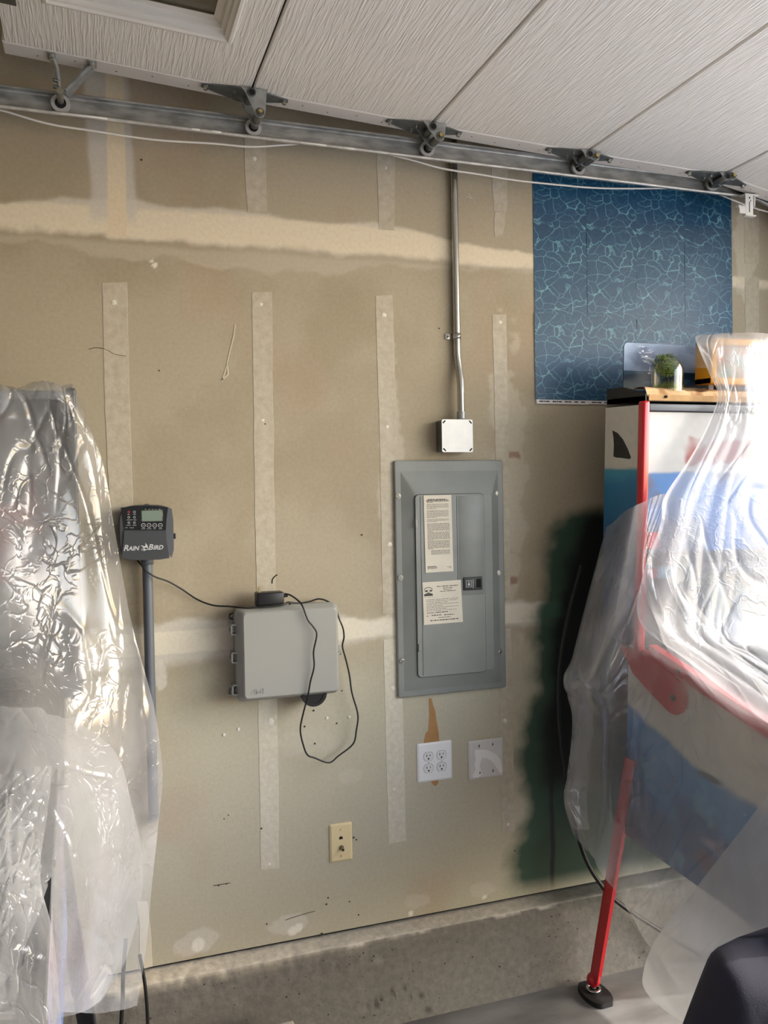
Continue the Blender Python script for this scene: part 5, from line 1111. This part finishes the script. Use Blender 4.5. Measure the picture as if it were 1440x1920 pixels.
ps_l = thing('plastic_sheet', (0, -.5, .1), 'crinkled clear plastic drop sheet hanging at the left edge beside the irrigation timer', 'plastic sheet')
R_ = lambda *pp: [at(*p) for p in pp]
rows = [[(-.75, -.19, 1.935), (-.55, -.19, 1.935), (-.35, -.19, 1.935), (-.18, -.19, 1.934), (-.04, -.19, 1.932)],
        R_((-380, 712, -.425), (-200, 714, -.425), (-60, 716, -.425), (60, 719, -.425), (138, 722, -.415)),
        R_((-380, 790, -.45), (-200, 790, -.45), (-60, 790, -.45), (85, 790, -.435), (166, 796, -.40)),
        R_((-380, 880, -.47), (-200, 880, -.47), (-50, 880, -.48), (105, 880, -.44), (194, 872, -.38)),
        R_((-380, 1000, -.50), (-200, 1000, -.50), (-40, 1000, -.51), (125, 1000, -.45), (216, 1000, -.37)),
        R_((-380, 1150, -.54), (-200, 1150, -.55), (-30, 1150, -.56), (140, 1150, -.48), (243, 1150, -.38)),
        R_((-380, 1250, -.58), (-200, 1250, -.60), (-20, 1250, -.62), (150, 1250, -.52), (270, 1252, -.39)),
        R_((-380, 1330, -.76), (-200, 1330, -.78), (-10, 1330, -.74), (165, 1330, -.56), (291, 1335, -.40)),
        R_((-380, 1440, -.88), (-200, 1440, -.90), (10, 1440, -.84), (175, 1440, -.58), (305, 1450, -.40)),
        R_((-380, 1560, -1.0), (-200, 1560, -1.02), (20, 1560, -.94), (180, 1560, -.60), (298, 1545, -.40)),
        R_((-380, 1690, -1.12), (-200, 1690, -1.14), (30, 1690, -1.02), (180, 1690, -.60), (284, 1680, -.40)),
        R_((-380, 1790, -1.22), (-200, 1790, -1.24), (40, 1790, -1.08), (180, 1790, -.58), (274, 1780, -.38)),
        R_((-380, 1880, -1.32), (-200, 1880, -1.34), (50, 1890, -1.12), (180, 1900, -.56), (256, 1885, -.36))]
sheet('main_drape', rows, 260, 300, M_filmL, ps_l, .018, 5, 2.5, .0035, 8, 10, 7)
rows = [R_((-260, 1310, -.80), (-60, 1315, -.80), (70, 1330, -.78), (140, 1345, -.70)),
        R_((-260, 1390, -.92), (-60, 1395, -.92), (80, 1400, -.86), (215, 1410, -.72)),
        R_((-260, 1490, -1.04), (-60, 1490, -1.04), (100, 1490, -.94), (244, 1500, -.74)),
        R_((-260, 1600, -1.16), (-60, 1600, -1.16), (110, 1600, -1.0), (267, 1605, -.74)),
        R_((-260, 1700, -1.27), (-60, 1700, -1.27), (115, 1700, -1.04), (265, 1700, -.74)),
        R_((-260, 1800, -1.37), (-60, 1800, -1.37), (115, 1810, -1.06), (238, 1800, -.72)),
        R_((-260, 1900, -1.47), (-60, 1900, -1.47), (110, 1910, -1.08), (200, 1862, -.72))]
sheet('inner_drape', rows, 200, 220, M_filmL, ps_l, .018, 4, 1.6, .003, 7, 9, 9)
rows = [R_((-200, 1420, -1.0), (-40, 1430, -1.0), (30, 1450, -1.0), (95, 1440, -.96)),
        R_((-200, 1520, -1.12), (-40, 1520, -1.12), (20, 1530, -1.10), (88, 1540, -1.04)),
        R_((-200, 1640, -1.24), (-40, 1640, -1.24), (30, 1640, -1.22), (75, 1640, -1.16)),
        R_((-200, 1760, -1.36), (-40, 1760, -1.36), (50, 1760, -1.32), (100, 1760, -1.22)),
        R_((-200, 1930, -1.54), (-40, 1930, -1.54), (60, 1930, -1.44), (118, 1930, -1.28))]
sheet('front_drape', rows, 130, 160, M_filmL, ps_l, .016, 4, 2.0, .004, 6, 9, 12)

# ================================================================== CABLES, BOARD AND THE PERSON
MB().tube([at(1090, 1060, -.07), at(1068, 1140, -.07), at(1050, 1240, -.075), at(1047, 1330, -.08), at(1058, 1440, -.08), at(1080, 1550, -.085), at(1098, 1610, -.09), at(1122, 1652, -.10), at(1156, 1690, -.115), at(1230, 1740, -.13), at(1330, 1800, -.14)], .0075, 9, sub=5).build('thick_cable', M_cable, None, 'thick black cord hanging behind the red trimmed pinball machine', 'cable')
MB().tube([at(236, 1760, -.12), at(231, 1826, -.13), at(230, 1870, -.14), at(227, 1925, -.15), at(226, 1990, -.16), at(222, 2015, -.2), at(150, 2030, -.3)], .0055, 8, sub=5).build('floor_cable', M_cable, None, 'black cable hanging below the left plastic sheet, nearer the picture edge', 'cable')
MB().tube([at(262, 1790, -.10), at(271, 1840, -.115), at(275, 1880, -.12), at(277, 1925, -.125), at(276, 1990, -.14), at(262, 2020, -.18), at(200, 2040, -.3)], .005, 8, sub=5).build('floor_cable', M_cable, None, 'black cable hanging against the concrete, right of the other floor cable', 'cable')
bq0 = at(505, 1918, -.16); bq1 = at(549, 1911, -.16)
bd_ = MB().box(bq0[0]-.06, bq1[0], -.19, -.165, .0, bq1[2], .0015, 1)
bd_.build('wooden_offcut', mat('pale_offcut', (206, 198, 186), .7, vary=.25, vscale=16), None, 'pale wooden offcut standing at the bottom edge before the concrete', 'board')

def person():
    root = thing('person', (1.24, -1.42, 0), 'crouching person in a dark navy top, mostly outside the bottom right corner', 'person')
    J = {'pelvis': (1.26, -1.50, .34), 'belly': (1.25, -1.48, .50), 'chest': (1.22, -1.43, .68), 'neck': (1.27, -1.39, .875), 'headb': (1.285, -1.37, .94), 'headt': (1.30, -1.34, 1.06),
         'shl': (1.03, -1.40, .765), 'ell': (.95, -1.36, .53), 'wrl': (1.10, -1.20, .44),
         'shr': (1.40, -1.40, .775), 'elr': (1.46, -1.32, .54), 'wrr': (1.34, -1.18, .44),
         'hipl': (1.17, -1.50, .33), 'knl': (1.10, -1.16, .42), 'ankl': (1.14, -1.46, .08), 'toel': (1.10, -1.28, .045),
         'hipr': (1.35, -1.50, .33), 'knr': (1.38, -1.16, .42), 'ankr': (1.36, -1.46, .08), 'toer': (1.36, -1.28, .045)}
    Rr = {'pelvis': .13, 'belly': .125, 'chest': .14, 'neck': .058, 'headb': .06, 'headt': .06, 'shl': .098, 'ell': .068, 'wrl': .034, 'shr': .085, 'elr': .058, 'wrr': .034, 'hipl': .09, 'knl': .065, 'ankl': .045, 'toel': .035, 'hipr': .09, 'knr': .065, 'ankr': .045, 'toer': .035}
    E = [('pelvis', 'belly'), ('belly', 'chest'), ('chest', 'neck'), ('neck', 'headb'), ('chest', 'shl'), ('shl', 'ell'), ('ell', 'wrl'), ('chest', 'shr'), ('shr', 'elr'), ('elr', 'wrr'), ('pelvis', 'hipl'), ('hipl', 'knl'), ('knl', 'ankl'), ('ankl', 'toel'), ('pelvis', 'hipr'), ('hipr', 'knr'), ('knr', 'ankr'), ('ankr', 'toer')]
    # hands: palm and five fingers continue the same skin
    for s, wr, sg_ in (('l', 'wrl', 1), ('r', 'wrr', -1)):
        w_ = np.array(J[wr]); pm = w_+np.array([.03*sg_, .07, -.02]); J['pm'+s] = tuple(pm); Rr['pm'+s] = .026; E.append((wr, 'pm'+s))
        for f in range(5):
            off = (f-1.5)*.017; L_ = (.055, .065, .07, .065, .05)[f] if f < 5 else .05
            if f == 4: a = w_+np.array([.045*sg_, .035, -.005]); b_ = a+np.array([.025*sg_, .035, -.01])
            else: a = pm+np.array([off, .035, -.004]); b_ = a+np.array([off*.2, L_*.8, -.022])
            J[f'fa{s}{f}'] = tuple(a); J[f'fb{s}{f}'] = tuple(b_); Rr[f'fa{s}{f}'] = .0095; Rr[f'fb{s}{f}'] = .0075
            E += [('pm'+s, f'fa{s}{f}'), (f'fa{s}{f}', f'fb{s}{f}')]
    names = list(J); me = bpy.data.meshes.new('body'); o0 = ORG[root]
    me.from_pydata([tuple(Vector(J[k_])-o0) for k_ in names], [(names.index(a), names.index(b_)) for a, b_ in E], [])
    M_navy = mat('navy_cloth', (34, 34, 48), .85, vary=.2, vscale=9, bump=.2, bscale=300)
    # cloth on trunk and arms, skin on hands and neck
    m = bpy.data.materials.new('navy_cloth_body'); me.materials.append(M_navy)
    o = link_mesh('body', me, root); sk = o.modifiers.new('skin', 'SKIN'); sk.use_smooth_shade = True
    for i, k_ in enumerate(names):
        v = me.skin_vertices[0].data[i]; v.radius = (Rr[k_], Rr[k_]*(.8 if k_ in ('chest', 'belly') else 1)); v.use_root = (k_ == 'pelvis')
    sb_ = o.modifiers.new('subdivision', 'SUBSURF'); sb_.levels = 2; sb_.render_levels = 2
    # head
    hd = MB(); c = Vector((1.30, -1.345, 1.035)); sgm = 24; rows_ = 16; vs = []; fs = []
    for i in range(rows_+1):
        ph = -math.pi/2+math.pi*i/rows_; zz_ = math.sin(ph); rr = math.cos(ph)
        for j in range(sgm):
            t = 2*math.pi*j/sgm; x = math.cos(t)*rr*.076; y = math.sin(t)*rr*.096; z = zz_*.118
            if zz_ < 0: x *= 1+.16*zz_; y *= 1+.10*zz_
            f_ = max(0, math.sin(t)); y += .016*f_**10*math.exp(-((zz_+.12)/.18)**2); y -= .008*f_**6*math.exp(-((zz_-.1)/.1)**2)
            vs.append((c.x+x, c.y+y, c.z+z))
    for i in range(rows_):
        for j in range(sgm): fs.append((i*sgm+j, i*sgm+(j+1) % sgm, (i+1)*sgm+(j+1) % sgm, (i+1)*sgm+j))
    hd.add(vs, fs, True); M_skin = mat('skin', (196, 150, 126), .55); hdo = hd.build('head', M_skin, root)
    for s in (-1, 1):
        MB().cyl((c.x+s*.030, c.y+.083, c.z+.012), (c.x+s*.030, c.y+.090, c.z+.012), .010, .006, 10).build('eye', M_dark, hdo)
        MB().tube([(c.x+s*.076, c.y-.005, c.z-.03), (c.x+s*.086, c.y-.015, c.z), (c.x+s*.078, c.y-.01, c.z+.03)], .010, 8).build('ear', M_skin, hdo)
    MB().tube([(c.x-.02, c.y+.084, c.z-.058), (c.x, c.y+.089, c.z-.060), (c.x+.02, c.y+.084, c.z-.058)], .004, 6).build('mouth', mat('lip', (160, 96, 88), .5), hdo)
    hr = MB(); vs = []; fs = []
    for i in range(9):
        ph = -.25+(math.pi/2+.25)*i/8
        for j in range(sgm):
            t = 2*math.pi*j/sgm; fr = max(0, math.sin(t)); p_ = max(ph, .55*fr); vs.append((c.x+math.cos(t)*math.cos(p_)*.083, c.y-.006+math.sin(t)*math.cos(p_)*.101, c.z+.006+math.sin(p_)*.122))
    for i in range(8):
        for j in range(sgm): fs.append((i*sgm+j, i*sgm+(j+1) % sgm, (i+1)*sgm+(j+1) % sgm, (i+1)*sgm+j))
    hr.add(vs, fs, True); hr.build('hair', mat('dark_hair', (42, 32, 26), .7, bump=.4, bscale=90), hdo)
person()
